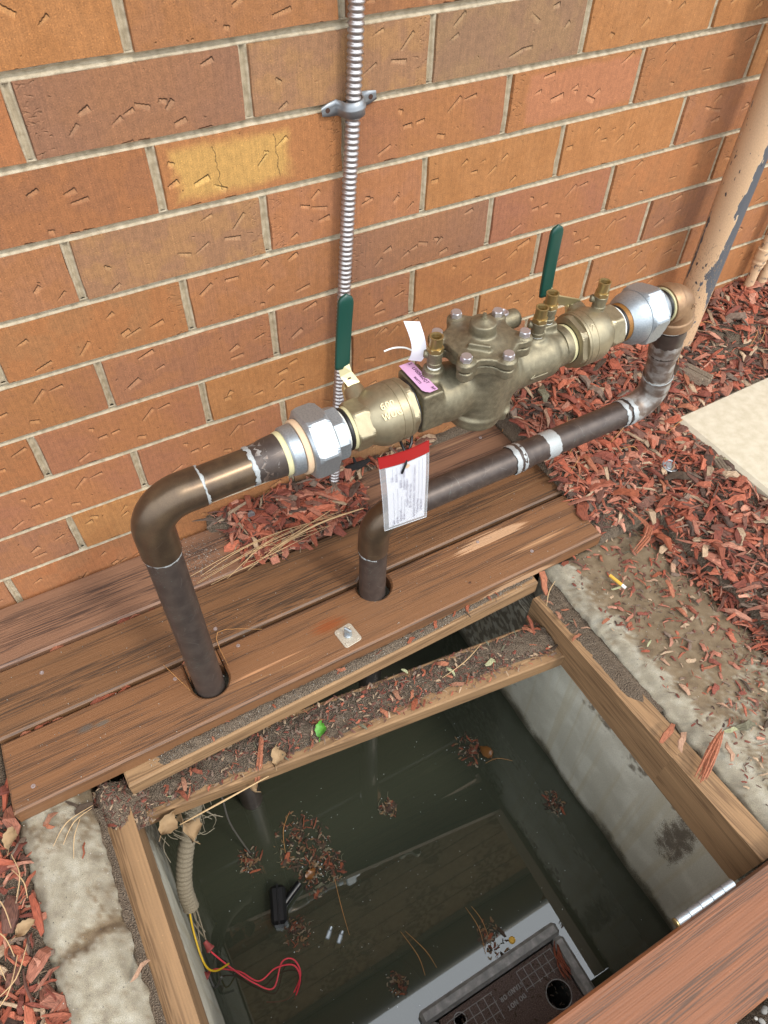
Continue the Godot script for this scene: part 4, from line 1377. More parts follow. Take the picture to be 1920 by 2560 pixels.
# dir +1: the handle end of the valve lies to the left; the second valve is built mirrored along the line
func ball_valve(root: Node, e: Vector3, o: Vector3, dir: float, first: bool):
	var d := e * dir
	var st := mb()
	lathe(st, o, d, [[0.020, 0.030], [0.024, 0.0352], [0.032, 0.0390], [0.040, 0.0440], [0.048, 0.0466], [0.056, 0.0473], [0.0690, 0.0473], [0.0694, 0.0466], [0.0702, 0.0466], [0.0706, 0.0473], [0.0830, 0.0473], [0.0840, 0.0462], [0.0846, 0.0470], [0.0885, 0.0468], [0.0892, 0.040]], 56)
	var v := obj("ball_valve", st, M.valve_bronze, root)
	st = mb()
	hexlathe(st, o, d, 0.0345, [[0.0, 0.028], [0.0, 0.0362], [0.003, 0.0385], [0.020, 0.0390], [0.026, 0.0375], [0.030, 0.034]], 0.36)
	obj("hex_end", st, M.valve_bronze, v)
	st = mb()
	hexlathe(st, o, d, 0.0415, [[0.0865, 0.030], [0.0885, 0.0455], [0.096, 0.0462], [0.0995, 0.0440], [0.1005, 0.034]], 0.30)
	obj("hex_end", st, M.valve_bronze, v)
	# stem housing towards the wall, packing nut, lever
	var c := o + d * (0.034 if first else 0.047)
	var sd := Vector3(0.0, 0.42, -0.91).normalized()
	st = mb()
	lathe(st, c, sd, [[0.030, 0.019], [0.052, 0.0155], [0.056, 0.0145], [0.056, 0.0]], 28)
	obj("stem_housing", st, M.valve_bronze, v)
	st = mb()
	hexlathe(st, c, sd, 0.0085, [[0.056, 0.0], [0.056, 0.0095], [0.066, 0.0095], [0.068, 0.008], [0.068, 0.0]], 0.1)
	obj("stem_nut", st, M.yellow_zinc, v)
	var b0 := c + sd * 0.0575
	var up := (Vector3.UP - sd * 0.42).normalized()
	var g0 := Vector3(0.300, 0.603, 0.284) if first else Vector3(0.690, 0.600, 0.268)
	var top := Vector3(0.3125, 0.722, 0.281) if first else Vector3(0.687, 0.726, 0.270)
	var p0 := b0 - up * 0.013; var p1 := b0 + up * (0.012 if first else 0.008)
	var p2 := p1.lerp(g0, 0.7) + Vector3(0, -0.002, 0.003)
	st = mb()
	strap_plate(st, [p0, p1, p2, g0.lerp(top, 0.1)], [0.010, 0.0098, 0.0094, 0.0090], 0.0026, sd)
	obj("lever_plate", st, M.yellow_zinc, v)
	if first:
		st = mb()
		lathe(st, p1.lerp(p2, 0.62) - sd * 0.0016, -sd, [[0, 0.0032], [0.0006, 0.0030], [0.0008, 0.0]], 14)
		obj("lever_hole", st, M.rusty_screw, v)
	st = mb()
	var tb := p0 + Vector3(-0.014, 0.004, 0.002)
	strap_plate(st, [tb + Vector3(0.004, 0.012, -0.006), tb + Vector3(0, 0.009, 0.002), tb + Vector3(0.001, -0.012, 0.010)], [0.004, 0.004, 0.0036], 0.0024, Vector3(-1, 0, 0.2).normalized())
	obj("stop_tab", st, M.yellow_zinc, v)
	# dipped vinyl grip: a rounded flat bar
	st = mb()
	var pts := []; var n := 24
	var dirg := (top - g0).normalized(); var wx := Vector3(1, 0, 0) - dirg * dirg.x; wx = wx.normalized(); var wz := wx.cross(dirg)
	st.set_smooth_group(0)
	var rings := []
	for i in n + 1:
		var t := float(i) / n
		var hw := 0.0118; var ht := 0.0045
		var endd := minf(t, 1.0 - t) * n / 3.0
		if t > 0.5 and endd < 1.0:
			hw *= sqrt(1.0 - pow(1.0 - endd, 2)) * 0.97 + 0.03; ht *= sqrt(1.0 - pow(1.0 - endd, 2)) * 0.8 + 0.2
		elif endd < 0.4: ht *= 0.85
		var curl := 0.003 * pow(1.0 - t, 3)
		var ring := []
		for k in 24:
			var a := TAU * k / 24
			var ca := cos(a); var sa := sin(a)
			ring.append(g0.lerp(top, t) + wx * hw * signf(ca) * pow(absf(ca), 0.4) + wz * (ht * signf(sa) * pow(absf(sa), 0.6) + curl))
		rings.append(ring)
	for i in n:
		for k in 24:
			quad(st, rings[i][k], rings[i + 1][k], rings[i + 1][(k + 1) % 24], rings[i][(k + 1) % 24])
	for k in 24:
		tri(st, rings[n][0], rings[n][(k + 1) % 24], rings[n][k])
		tri(st, rings[0][0], rings[0][k], rings[0][(k + 1) % 24])
	obj("lever_grip", st, M.green_grip, v)
	# casting letters on the barrel
	var up_s := Vector3(0, 0.78, 0.63).normalized()
	if first:
		var yv := (Vector3.UP - up_s * up_s.y).normalized()
		var zb := Basis(e, up_s.cross(e), up_s)
		letters("cast_letters", "600", 0.0105, 0.0016, M.valve_bronze, v, Transform3D(zb, o + d * 0.052 + up_s * 0.0465 + zb.y * 0.0065))
		letters("cast_letters", "WOG", 0.0105, 0.0016, M.valve_bronze, v, Transform3D(zb, o + d * 0.054 + up_s * 0.0465 - zb.y * 0.0085))
	else:
		var zb := Basis(e, up_s.cross(e), up_s)
		letters("cast_letters", "2", 0.012, 0.002, M.valve_bronze, v, Transform3D(zb, o + d * 0.075 + up_s * 0.0468 + zb.y * 0.004))

# a bent flat bar
func strap_plate(st: SurfaceTool, pts: Array, half: Array, thick: float, normal: Vector3):
	st.set_smooth_group(-1)
	var rows := []
	for i in pts.size():
		var d: Vector3 = (pts[mini(i + 1, pts.size() - 1)] - pts[maxi(i - 1, 0)]).normalized()
		var w := d.cross(normal).normalized(); var nn := w.cross(d).normalized()
		rows.append([pts[i] - w * half[i] - nn * thick / 2, pts[i] + w * half[i] - nn * thick / 2, pts[i] + w * half[i] + nn * thick / 2, pts[i] - w * half[i] + nn * thick / 2])
	for i in pts.size() - 1:
		for k in 4:
			quad(st, rows[i][k], rows[i][(k + 1) % 4], rows[i + 1][(k + 1) % 4], rows[i + 1][k])
	quad(st, rows[0][3], rows[0][2], rows[0][1], rows[0][0])
	var z = rows[-1]
	quad(st, z[0], z[1], z[2], z[3])

var bolts := [Vector2(0.446, 0.394), Vector2(0.504, 0.417), Vector2(0.557, 0.384), Vector2(0.551, 0.322), Vector2(0.492, 0.296), Vector2(0.440, 0.324)]
const BON := Vector3(0.499, 0.0, 0.3555)

func check_body(root: Node, e: Vector3):
	var rot := Basis(e, Vector3.UP, e.cross(Vector3.UP).normalized()).orthonormalized()
	var o := ax(0.5)
	var inv := rot.inverse()
	var bon := Vector3(BON.x, 0.60, BON.z)
	var fn := func(w: Vector3) -> float:
		var p: Vector3 = inv * (w - o)   # along, up, out from the line
		# main waterway: left barrel bulging behind the square end, right barrel running to a stepped neck
		var d := sd_cyl(p, Vector3(-0.02, -0.001, 0), 0, 0.088, 0.0405, 0.006)
		d = smin(d, (p - Vector3(-0.058, -0.004, 0.0)).length() - 0.0455, 0.012)
		d = smin(d, sd_cyl(p, Vector3(0.092, -0.006, -0.002), 0, 0.062, 0.0395, 0.012), 0.010)
		d = smin(d, sd_cyl(p, Vector3(0.154, -0.003, 0), 0, 0.020, 0.0325, 0.004), 0.006)
		# square end
		var bx := sd_box(p, Vector3(-0.100, 0.0, 0.0), Vector3(0.0185, 0.040, 0.0385), 0.003)
		bx = maxf(bx, (absf(p.z) - p.y * 0.85) * 0.76 - 0.047)
		bx = maxf(bx, -p.y - 0.042)
		d = smin(d, bx, 0.006)
		# relief barrel hanging below the bonnet, with a foot flange
		var q := w - bon
		d = smin(d, sd_cyl(q, Vector3(0.010, -0.052, 0.004), 1, 0.055, 0.0425, 0.006), 0.012)
		d = smin(d, sd_cyl(q, Vector3(0.004, -0.108, 0.002), 1, 0.011, 0.0435, 0.004), 0.006)
		d = smin(d, sd_cyl(q, Vector3(0.044, -0.111, 0.030), 1, 0.009, 0.0095, 0.003), 0.008)
		d = maxf(d, -sd_cyl(q, Vector3(0.046, -0.111, 0.032), 1, 0.02, 0.0042, 0.001))
		# lug running up the near right flank
		d = smin(d, sd_cyl(q, Vector3(0.048, -0.050, 0.022), 1, 0.054, 0.010, 0.004), 0.010)
		# test cock bosses
		d = smin(d, sd_cyl(w, Vector3(0.4215, 0.592, 0.350), 1, 0.013, 0.0165, 0.003), 0.008)
		d = smin(d, sd_cyl(w, Vector3(0.622, 0.574, 0.342), 1, 0.014, 0.0150, 0.003), 0.008)
		d = smin(d, sd_box(w, Vector3(0.652, 0.572, 0.327), Vector3(0.014, 0.024, 0.014), 0.003), 0.008)
		# side passage behind the bonnet
		d = smin(d, sd_cyl(w, Vector3(0.585, 0.602, 0.302), 0, 0.026, 0.0160, 0.008), 0.010)
		return d
	var am := nets(fn, Vector3(0.368, 0.470, 0.276), Vector3(0.695, 0.636, 0.425), 0.0034)
	var body := obj("check_valve_body", am, M.cast_bronze, root)
	# lobed flanges and dome of the bonnet
	var lobe := func(p: Vector2) -> float:
		var d := (p - Vector2(bon.x, bon.z)).length() - 0.0515
		for b in bolts: d = smin(d, (p - b).length() - 0.0135, 0.022)
		return d
	var fl := func(w: Vector3) -> float:
		var f2: float = lobe.call(Vector2(w.x, w.z))
		var low := maxf(f2 + 0.001, absf(w.y - 0.6135) - 0.0075)
		return low
	obj("lower_flange", nets(fl, Vector3(0.420, 0.600, 0.276), Vector3(0.580, 0.628, 0.440), 0.0032), M.cast_bronze, body)
	var dome := func(w: Vector3) -> float:
		var f2: float = lobe.call(Vector2(w.x, w.z))
		var q := w - Vector3(bon.x, 0.0, bon.z)
		var r := Vector2(q.x, q.z).length()
		var d := maxf(f2, absf(w.y - 0.6285) - 0.0062)
		# the cover rises to a neck
		var h := 0.6335 + 0.012 * (1.0 - smoothstep(0.010, 0.058, r))
		d = smin(d, maxf((w.y - h) * 0.85, maxf(r - 0.054, 0.626 - w.y)), 0.006)
		d = smin(d, sd_cyl(q, Vector3(0, 0.650, 0), 1, 0.0135, 0.0202, 0.0025), 0.003)
		d = smin(d, maxf(r - 0.0185 * clampf((0.672 - w.y) / 0.010, 0.0, 1.0), maxf(0.655 - w.y, w.y - 0.6715)), 0.003)
		# raised arrow on the near face and spot faces under the bolts
		d = smin(d, sd_box(Basis(Vector3.UP, 0.75) * (q - Vector3(-0.022, 0.643, 0.026)), Vector3.ZERO, Vector3(0.017, 0.005, 0.0035), 0.002), 0.003)
		for b in bolts: d = smin(d, sd_cyl(w, Vector3(b.x, 0.632, b.y), 1, 0.0055, 0.0105, 0.001), 0.004)
		return d
	obj("bonnet", nets(dome, Vector3(0.420, 0.618, 0.276), Vector3(0.580, 0.684, 0.440), 0.0032), M.cast_bronze, body)
	var st := mb()
	lathe(st, Vector3(bon.x, 0.668, bon.z), Vector3.UP, [[0, 0.0060], [0.0015, 0.0062], [0.002, 0.0042], [0.004, 0.0040], [0.0044, 0.0030], [0.0085, 0.0030], [0.009, 0.0]], 20)
	obj("bonnet_plug", st, M.cast_bronze, body)
	for i in 6:
		st = mb()
		var b: Vector2 = bolts[i]
		hexlathe(st, Vector3(b.x, 0.637, b.y), Vector3.UP, 0.0079, [[0, 0.0], [0, 0.0098], [0.0008, 0.0098], [0.0008, 0.0090], [0.0075, 0.0090], [0.0090, 0.0076], [0.0090, 0.0]], i * 0.7, 6, 48)
		obj("bolt", st, M.bolt_steel, body)
	st = mb()
	lathe(st, Vector3(0.580, 0.6170, 0.300), Vector3.UP, [[0, 0.0095], [0.0025, 0.0095], [0.0035, 0.0075], [0.0018, 0.0055], [0.0018, 0.0]], 24)
	obj("side_plug", st, M.bolt_steel, body)
	# raised flow arrow on the right barrel
	st = mb()
	var ar := o + rot * Vector3(0.105, -0.008, 0.0385)
	var sl := rot * Vector3(1, 0.0, 0.0)
	tube(st, [ar - sl * 0.018, ar + sl * 0.016], 0.0014, 6)
	tube(st, [ar - sl * 0.018, ar - sl * 0.010 + Vector3(0, 0.005, -0.001)], 0.0014, 6)
	tube(st, [ar - sl * 0.018, ar - sl * 0.010 - Vector3(0, 0.005, 0.001)], 0.0014, 6)
	obj("flow_arrow", st, M.cast_bronze, body)
	# threaded ring between left valve and square end, and at the right neck
	st = mb()
	lathe(st, ax(0), e, [[0.372, 0.028], [0.372, 0.0335], [0.3745, 0.0350], [0.3775, 0.0350], [0.379, 0.0340], [0.383, 0.0338], [0.383, 0.028]], 44)
	obj("threaded_ring", st, M.brass, body)
	st = mb()
	lathe(st, ax(0), e, [[0.6685, 0.028], [0.6685, 0.0325], [0.6725, 0.0330], [0.6815, 0.0330], [0.6815, 0.028]], 44)
	obj("threaded_ring", st, M.cast_bronze, body)
	st = mb()
	lathe(st, ax(0), e, [[0.6810, 0.028], [0.6815, 0.0325], [0.6845, 0.0335], [0.6880, 0.0325], [0.6880, 0.028]], 44)
	obj("thread_tape", st, M.yellowed_tape, body)
	# pink rating label on the square end
	var lab := Transform3D(Basis(Vector3(0.22, -0.02, 0.975).normalized(), Vector3(0.975, 0.0, -0.22).normalized(), Vector3.UP), Vector3(0.3955, 0.5932, 0.3505))
	lab.basis = Basis(e.cross(Vector3.UP).normalized(), e, Vector3.UP).orthonormalized()
	lab.basis = Basis(lab.basis.x, lab.basis.y, lab.basis.x.cross(lab.basis.y))
	st = mb()
	var lq := []
	for v in [[-0.0385, -0.011], [0.026, -0.011], [0.031, -0.0085], [0.036, -0.003], [0.0355, 0.0115], [-0.0385, 0.0115]]:
		lq.append(lab * Vector3(v[0], v[1], 0.0))
	var up2: Vector3 = lab.basis.z * 0.0004
	st.set_smooth_group(-1)
	for i in range(1, lq.size() - 1): tri(st, lq[0] + up2, lq[i] + up2, lq[i + 1] + up2)
	for i in lq.size(): quad(st, lq[i], lq[(i + 1) % lq.size()], lq[(i + 1) % lq.size()] + up2, lq[i] + up2)
	obj("rating_label", st, M.pink_label, body)
	for t in [["LF009M2QT", -0.004, 0.0055, 0.0058], ["WATTS", 0.004, -0.0045, 0.0042], ["RP", 0.0305, 0.006, 0.005], ["2", -0.034, 0.006, 0.005]]:
		letters("label_print", t[0], t[3], 0.0002, M.label_ink, body, lab * Transform3D(Basis(), Vector3(t[1], t[2], 0.0006)))
	# test cocks
	test_cock(root, Vector3(0.4215, 0.605, 0.350), 0.0)
	test_cock(root, Vector3(0.622, 0.586, 0.342), 0.25)
	test_cock(root, Vector3(0.652, 0.594, 0.327), 0.5)
	test_cock(root, Vector3(0.757, 0.586, 0.331), 0.1)

func test_cock(root: Node, b: Vector3, turn: float):
	var st := mb()
	lathe(st, b, Vector3.UP, [[0, 0.008], [0.003, 0.0092], [0.004, 0.0112], [0.010, 0.0115], [0.011, 0.0108], [0.018, 0.0108], [0.019, 0.0116], [0.028, 0.0120], [0.029, 0.0112], [0.029, 0.0]], 28)
	# screwdriver stem on the side towards the wall
	lathe(st, b + Vector3(0, 0.021, 0), Vector3(-0.8, 0.05, -0.6).normalized(), [[0.008, 0.0065], [0.015, 0.0065], [0.017, 0.005], [0.017, 0.0]], 16)
	var t := obj("test_cock", st, M.cast_bronze, root)
	st = mb()
	hexlathe(st, b, Vector3.UP, 0.0112, [[0.029, 0.0], [0.029, 0.0122], [0.030, 0.0128], [0.035, 0.0128], [0.0365, 0.0115], [0.0365, 0.0]], turn, 6, 48)
	lathe(st, b, Vector3.UP, [[0.0365, 0.0098], [0.052, 0.0098], [0.0535, 0.0105], [0.0545, 0.0105], [0.055, 0.0092], [0.0545, 0.0078], [0.052, 0.0072], [0.050, 0.0078], [0.048, 0.0072], [0.046, 0.0078], [0.040, 0.0070], [0.040, 0.0]], 28)
	obj("brass_outlet", st, M.brass, t)
	st = mb()
	ragged(st, b + Vector3(0, -0.002, 0), b + Vector3(0, 0.004, 0), 0.0095, turn * 20 + 3, 0.25, 28)
	obj("thread_tape", st, M.white_tape, t)

# ---------------------------------------------------------------- tags and ties
func build_tags():
	# zip tie round the left valve's hex and down to the inspection tag
	var st := mb()
	var c := ax(0.377)
	var pts := []
	for i in 25:
		var t := deg_to_rad(lerpf(-62.0, 205.0, i / 24.0))
		pts.append(c + Vector3(0, sin(t) * 0.040, cos(t) * 0.040))
	var knot := Vector3(0.3555, 0.487, 0.393)
	var line := [knot + Vector3(0.002, 0.004, 0), Vector3(0.367, 0.503, 0.386)]
	line.append_array(pts)
	line.append_array([Vector3(0.368, 0.511, 0.345), Vector3(0.354, 0.503, 0.372), knot + Vector3(-0.002, 0.004, 0)])
	tube(st, line, 0.0024, 8)
	tube(st, [knot, knot + Vector3(-0.005, -0.012, 0.006), knot + Vector3(-0.011, -0.030, 0.006)], 0.002, 8)
	bevel_box(st, Basis(Vector3.BACK, 0.3), knot, Vector3(0.008, 0.0065, 0.006), 0.001)
	tag(obj("zip_tie", st, M.black_plastic), "black zip tie looped round the left valve holding the inspection tag", "zip tie")
	# inspection tag: clear sleeve, red top strip, printed card, gently bowed
	var t := thing("inspection_tag", "white printed inspection card in a clear sleeve with a red top strip", "tag", Vector3(0.352, 0.40, 0.392))
	var tl := Vector3(0.3045, 0.5035, 0.391); var tr := Vector3(0.3950, 0.5010, 0.389); var bl := Vector3(0.3190, 0.3200, 0.392); var br := Vector3(0.4075, 0.3040, 0.390)
	var at := func(u: float, v: float, lift: float) -> Vector3:
		var p: Vector3 = tl.lerp(tr, u).lerp(bl.lerp(br, u), v)
		return p + Vector3(0, 0, 0.004 * sin(u * PI) * (1.0 - v) + 0.003 * sin(v * 3.0 + u) + lift)
	var strip := func(u0: float, u1: float, v0: float, v1: float, lift: float, thick: float) -> SurfaceTool:
		var s := mb()
		s.set_smooth_group(0)
		for i in 8:
			for k in 12:
				var q := []
				for w in [[i, k], [i, k + 1], [i + 1, k + 1], [i + 1, k]]:
					q.append(at.call(lerpf(u0, u1, w[0] / 8.0), lerpf(v0, v1, w[1] / 12.0), lift))
				quad(s, q[0], q[1], q[2], q[3])
				if thick > 0:
					var bk := Vector3(0, 0, -thick)
					quad(s, q[3] + bk, q[2] + bk, q[1] + bk, q[0] + bk)
		return s
	obj("clear_sleeve", strip.call(0.0, 1.0, 0.08, 1.0, 0.0012, 0.0), M.clear_sleeve, t)
	obj("red_strip", strip.call(0.0, 1.0, 0.0, 0.13, 0.0018, 0.0016), M.red_plastic, t)
	obj("printed_card", strip.call(0.115, 0.945, 0.148, 0.972, 0.0002, 0.0006), M.paper, t)
	# sealed rim of the sleeve
	st = mb()
	var rim := []
	for k in 13: rim.append(at.call(0.004, lerpf(0.12, 0.985, k / 12.0), 0.001))
	for k in 9: rim.append(at.call(lerpf(0.02, 0.98, k / 8.0), 0.996, 0.001))
	for k in 13: rim.append(at.call(0.996, lerpf(0.985, 0.12, k / 12.0), 0.001))
	tube(st, rim, 0.0009, 6)
	obj("sleeve_rim", st, M.clear_sleeve, t)
	st = mb()
	lathe(st, at.call(0.53, 0.185, 0.0016), Vector3.BACK, [[0, 0.0042], [0.0003, 0.0042], [0.0003, 0.0]], 18)
	obj("punched_hole", st, M.beige_gasket, t)
	# print runs up the card; columns are lines of the form
	var ink: Material = M.print_grey
	var rows := [[0.20, [[0.95, "Name"], [0.32, "Date"]]], [0.285, [[0.94, "Address"], [0.34, "Meter #"]]], [0.365, [[0.92, "Manufacturer"], [0.43, "Model #"]]], [0.435, [[0.91, "Serial #"], [0.47, "Isolation o  Containment o"]]], [0.50, [[0.72, "Domestic o  Fire o  Irrigation o"]]], [0.575, [[0.76, "RP o  DC o  PVB o  Air Gap o"]]], [0.665, [[0.92, "Mechanical Test Information:  Passed o Failed o Repaired o"]]], [0.745, [[0.88, "Technician Name"]]], [0.825, [[0.86, "Certification #"]]]]
	for r in rows:
		for w in r[1]:
			var p0: Vector3 = at.call(r[0] + 0.02, w[0], 0.0024)
			var dirv: Vector3 = (at.call(r[0] + 0.01, w[0] - 0.3, 0.0024) - p0).normalized()
			var yy := Vector3(0, 0, 1).cross(dirv).normalized()
			var lt = letters("card_print", w[1], 0.0038, 0.0001, ink, t, Transform3D(Basis(dirv, yy, dirv.cross(yy)), p0), "Droid Serif", false)
			(lt.mesh as TextMesh).horizontal_alignment = HORIZONTAL_ALIGNMENT_LEFT
	for u in [[0.225, 0.93, 0.48], [0.225, 0.27, 0.17], [0.31, 0.84, 0.44], [0.31, 0.27, 0.17], [0.39, 0.76, 0.56], [0.39, 0.36, 0.17], [0.46, 0.83, 0.62], [0.77, 0.66, 0.18], [0.85, 0.68, 0.17]]:
		st = mb()
		var pl := []
		for k in 7: pl.append(at.call(u[0] + 0.012, lerpf(u[1], u[2], k / 6.0), 0.0008))
		tube(st, pl, 0.0002, 4)
		obj("ruled_line", st, ink, t)
	# paper tag tied to the first test cock
	var pt := thing("paper_tag", "small curled white paper tag hanging behind the first test cock", "tag", Vector3(0.405, 0.62, 0.318))
	st = mb()
	st.set_smooth_group(0)
	var g := []
	for i in 7:
		var col := []
		for k in 11:
			var u := i / 6.0; var v := k / 10.0
			var w := lerpf(0.020, 0.016, v)
			col.append(Vector3(0.394 + 0.006 * sin(v * 2.2) + w * (u - 0.3), 0.672 - 0.066 * v, 0.312 + 0.016 * sin(v * 2.6) + 0.012 * u))
		g.append(col)
	for i in 6:
		for k in 10:
			quad(st, g[i][k], g[i][k + 1], g[i + 1][k + 1], g[i + 1][k])
			var bk := Vector3(0.0002, 0, -0.0005)
			quad(st, g[i + 1][k] + bk, g[i + 1][k + 1] + bk, g[i][k + 1] + bk, g[i][k] + bk)
	obj("paper", st, M.paper, pt)
	st = mb()
	tube(st, curve([Vector3(0.408, 0.617, 0.330), Vector3(0.396, 0.622, 0.312), Vector3(0.378, 0.624, 0.305), Vector3(0.362, 0.622, 0.303)], 5), 0.0014, 6)
	obj("tie_tail", st, M.white_tape, pt)

# ---------------------------------------------------------------- things in the vault
func build_vault_things():
	# meter box with its lid, mostly hidden by the near plank
	var box := thing("meter_box", "grey plastic meter box with muddy lettered lid standing in the water", "meter box", Vector3(0.29, -0.9, 1.06))
	var top := -0.562
	var x0 := 0.108; var x1 := 0.468; var z0 := 0.952; var z1 := 1.166; var w := 0.030
	# rim: a rounded frame of four bars with walls going down
	for b in [[x0, x1, z0, z0 + w], [x0, x0 + w, z0 + w, z1], [x1 - w, x1, z0 + w, z1]]:
		var st := mb()
		bevel_box(st, Basis(), Vector3((b[0] + b[1]) / 2, top - 0.15, (b[2] + b[3]) / 2), Vector3(b[1] - b[0] - 0.0004, 0.30, b[3] - b[2] - 0.0004), 0.007)
		obj("box_rim", st, M.box_plastic, box)
	# lid: plate with two openings
	var lx0 := x0 + w + 0.003; var lx1 := x1 - w - 0.003; var lz0 := z0 + w + 0.003
	var big := Vector2(0.392, 1.071); var sml := Vector2(0.181, 1.006)
	var st := mb()
	var poly := PackedVector2Array([Vector2(lx0, lz0)])
	poly.append(Vector2(sml.x - 0.0004, lz0))
	poly.append_array(arc2(sml, 0.0125, -92, -448, 20))
	poly.append(Vector2(sml.x + 0.0004, lz0))
	poly.append(Vector2(big.x - 0.0004, lz0))
	poly.append_array(arc2(big, 0.0265, -91, -449, 28))
	poly.append_array([Vector2(big.x + 0.0004, lz0), Vector2(lx1, lz0), Vector2(lx1, z1), Vector2(lx0, z1)])
	slab_prism(st, poly, top - 0.021, top - 0.010, 0.0004, func(p): return Vector2(p.x, p.z) * 4.0)
	var lid := obj("lid", st, M.muddy_lid, box)
	for c in [[big, 0.0265], [sml, 0.0125]]:
		st = mb()
		lathe(st, Vector3(c[0].x, top - 0.012, c[0].y), Vector3.UP, [[-0.010, c[1]], [0.0035, c[1]], [0.0035, c[1] + 0.002], [0.0, c[1] + 0.002]], 36)
		obj("opening_rim", st, M.box_plastic, lid)
	st = mb()
	bevel_box(st, Basis(), Vector3((x0 + x1) / 2, top - 0.292, (z0 + z1) / 2), Vector3(x1 - x0 - 0.02, 0.012, z1 - z0 - 0.02), 0.001)
	obj("box_floor", st, M.muddy_lid, box)
	var r_lid := RandomNumberGenerator.new(); r_lid.seed = 9
	# raised grid ribs left and right of the lettering
	st = mb()
	for g in [[lx0 + 0.012, 0.268, lz0 + 0.012, 1.05], [0.335, lx1 - 0.006, lz0 + 0.008, 1.035]]:
		var sx := 0.0185
		var k := 0
		while g[0] + k * sx < g[1]:
			var x: float = g[0] + k * sx
			if absf(x - sml.x) > 0.014 or g[0] > 0.3:
				bevel_box(st, Basis(), Vector3(x, top - 0.0095, (g[2] + g[3]) / 2), Vector3(0.0016, 0.003, g[3] - g[2]), 0.0003)
			k += 1
		k = 0
		while g[2] + k * sx < g[3]:
			var z: float = g[2] + k * sx
			bevel_box(st, Basis(), Vector3((g[0] + g[1]) / 2, top - 0.0097, z), Vector3(g[1] - g[0], 0.0028, 0.0016), 0.0003)
			k += 1
	tag(obj("grid_ribs", st, M.box_plastic, lid), "", "", "", "stuff")
	for t in [["STAND OR", 1.018], ["DO NOT", 1.038]]:
		letters("raised_letters", t[0], 0.0095, 0.003, M.box_plastic, lid, Transform3D(Basis(Vector3(-1, 0, 0.05), Vector3(0.05, 0, 1), Vector3.UP).orthonormalized(), Vector3(0.305, top - 0.009, t[1])))
	var scum := mb()
	for i in 150:
		var p := Vector3(r_lid.randf_range(lx0, lx1), top - 0.0095, r_lid.randf_range(lz0, z1 - 0.02))
		var t := r_lid.randf_range(0, TAU); var l := r_lid.randf_range(0.002, 0.009)
		tube(scum, [p, p + Vector3(cos(t) * l, 0.001, sin(t) * l)], r_lid.randf_range(0.0004, 0.0016), 4, true, -1)
	tag(obj("lid_dirt", scum, M.chip_7, lid), "", "", "", "stuff")
	tag(shred("shredded_bark", [Vector3(0.443, top - 0.004, 0.995), Vector3(0.425, top - 0.002, 1.02), Vector3(0.428, top - 0.001, 1.05)], 0.010, M.chip_3, 9), "dark red shredded bark lying in the corner of the meter box lid", "bark piece")

	# pipe lying just under the surface from the left riser to the black valve
	st = mb()
	tube(st, bend(Vector3(-0.0255, -0.70, 0.372), Vector3(-0.0255, -0.6205, 0.372), Vector3(-0.055, -0.6205, 0.60), 0.045, 8), 0.0262, 22)
	lathe(st, Vector3(-0.0255, -0.6205, 0.372), Vector3(-0.0295, 0, 0.228), [[0.11, 0.0262], [0.11, 0.0278], [0.15, 0.0278], [0.15, 0.0262]], 28)
	tag(obj("sunken_pipe", st, M.aged_copper), "dark pipe lying just under the water from the left riser to the black valve", "pipe")
	# black valve body with a stub handle breaking the surface
	st = mb()
	var vb := thing("black_valve", "black plastic valve with a stub handle half sunk among the floating litter", "valve", Vector3(-0.066, -0.6, 0.62))
	bevel_box(st, Basis(Vector3.UP, -0.35), Vector3(-0.066, -0.580, 0.622), Vector3(0.036, 0.05, 0.082), 0.007)
	bevel_box(st, Basis(Vector3.UP, -0.35), Vector3(-0.066, -0.5755, 0.622), Vector3(0.004, 0.046, 0.085), 0.001)
	obj("body", st, M.black_plastic, vb)
	st = mb()
	tube(st, [Vector3(-0.058, -0.572, 0.628), Vector3(-0.030, -0.570, 0.614), Vector3(-0.004, -0.569, 0.602)], 0.0085, 14)
	obj("handle", st, M.black_plastic, vb)
	# hose with two clamps, barely under the surface
	var hose := thing("black_hose", "black hose with two steel worm clamps just under the water", "hose", Vector3(0.03, -0.62, 0.74))
	st = mb()
	tube(st, curve([Vector3(-0.07, -0.63, 0.66), Vector3(0.0, -0.622, 0.71), Vector3(0.06, -0.622, 0.775), Vector3(0.12, -0.65, 0.86), Vector3(0.15, -0.75, 0.92)], 8), 0.0235, 20)
	obj("tube", st, M.black_rubber, hose)
	var hd := Vector3(0.06, 0, 0.065).normalized()
	for o in [0.018, 0.045]:
		var c: Vector3 = Vector3(0.0, -0.6215, 0.71) + hd * o
		st = mb()
		lathe(st, c, hd, [[-0.006, 0.0236], [-0.006, 0.0252], [0.006, 0.0252], [0.006, 0.0236]], 32)
		obj("clamp_band", st, M.yellow_zinc, hose)
		st = mb()
		var sx := hd.cross(Vector3.UP)
		bevel_box(st, Basis(sx, Vector3.UP, sx.cross(Vector3.UP)), c + Vector3(0, 0.0275, 0) + sx * 0.004, Vector3(0.020, 0.008, 0.010), 0.002)
		lathe(st, c + Vector3(0, 0.029, 0) - sx * 0.006, -sx, [[0, 0.0], [0, 0.0042], [0.007, 0.0042], [0.008, 0.0]], 12)
		obj("clamp_screw", st, M.zinc, hose)
	# corrugated conduit stub hanging down the left wall
	st = mb()
	var line := curve([Vector3(-0.135, -0.165, 0.452), Vector3(-0.150, -0.225, 0.468), Vector3(-0.194, -0.300, 0.505), Vector3(-0.222, -0.360, 0.545), Vector3(-0.228, -0.410, 0.575)], 30)
	var rad := []
	for i in line.size(): rad.append(0.0145 + (0.0022 if i % 4 < 2 else 0.0) + 0.001 * n2(i * 0.2, 3.0))
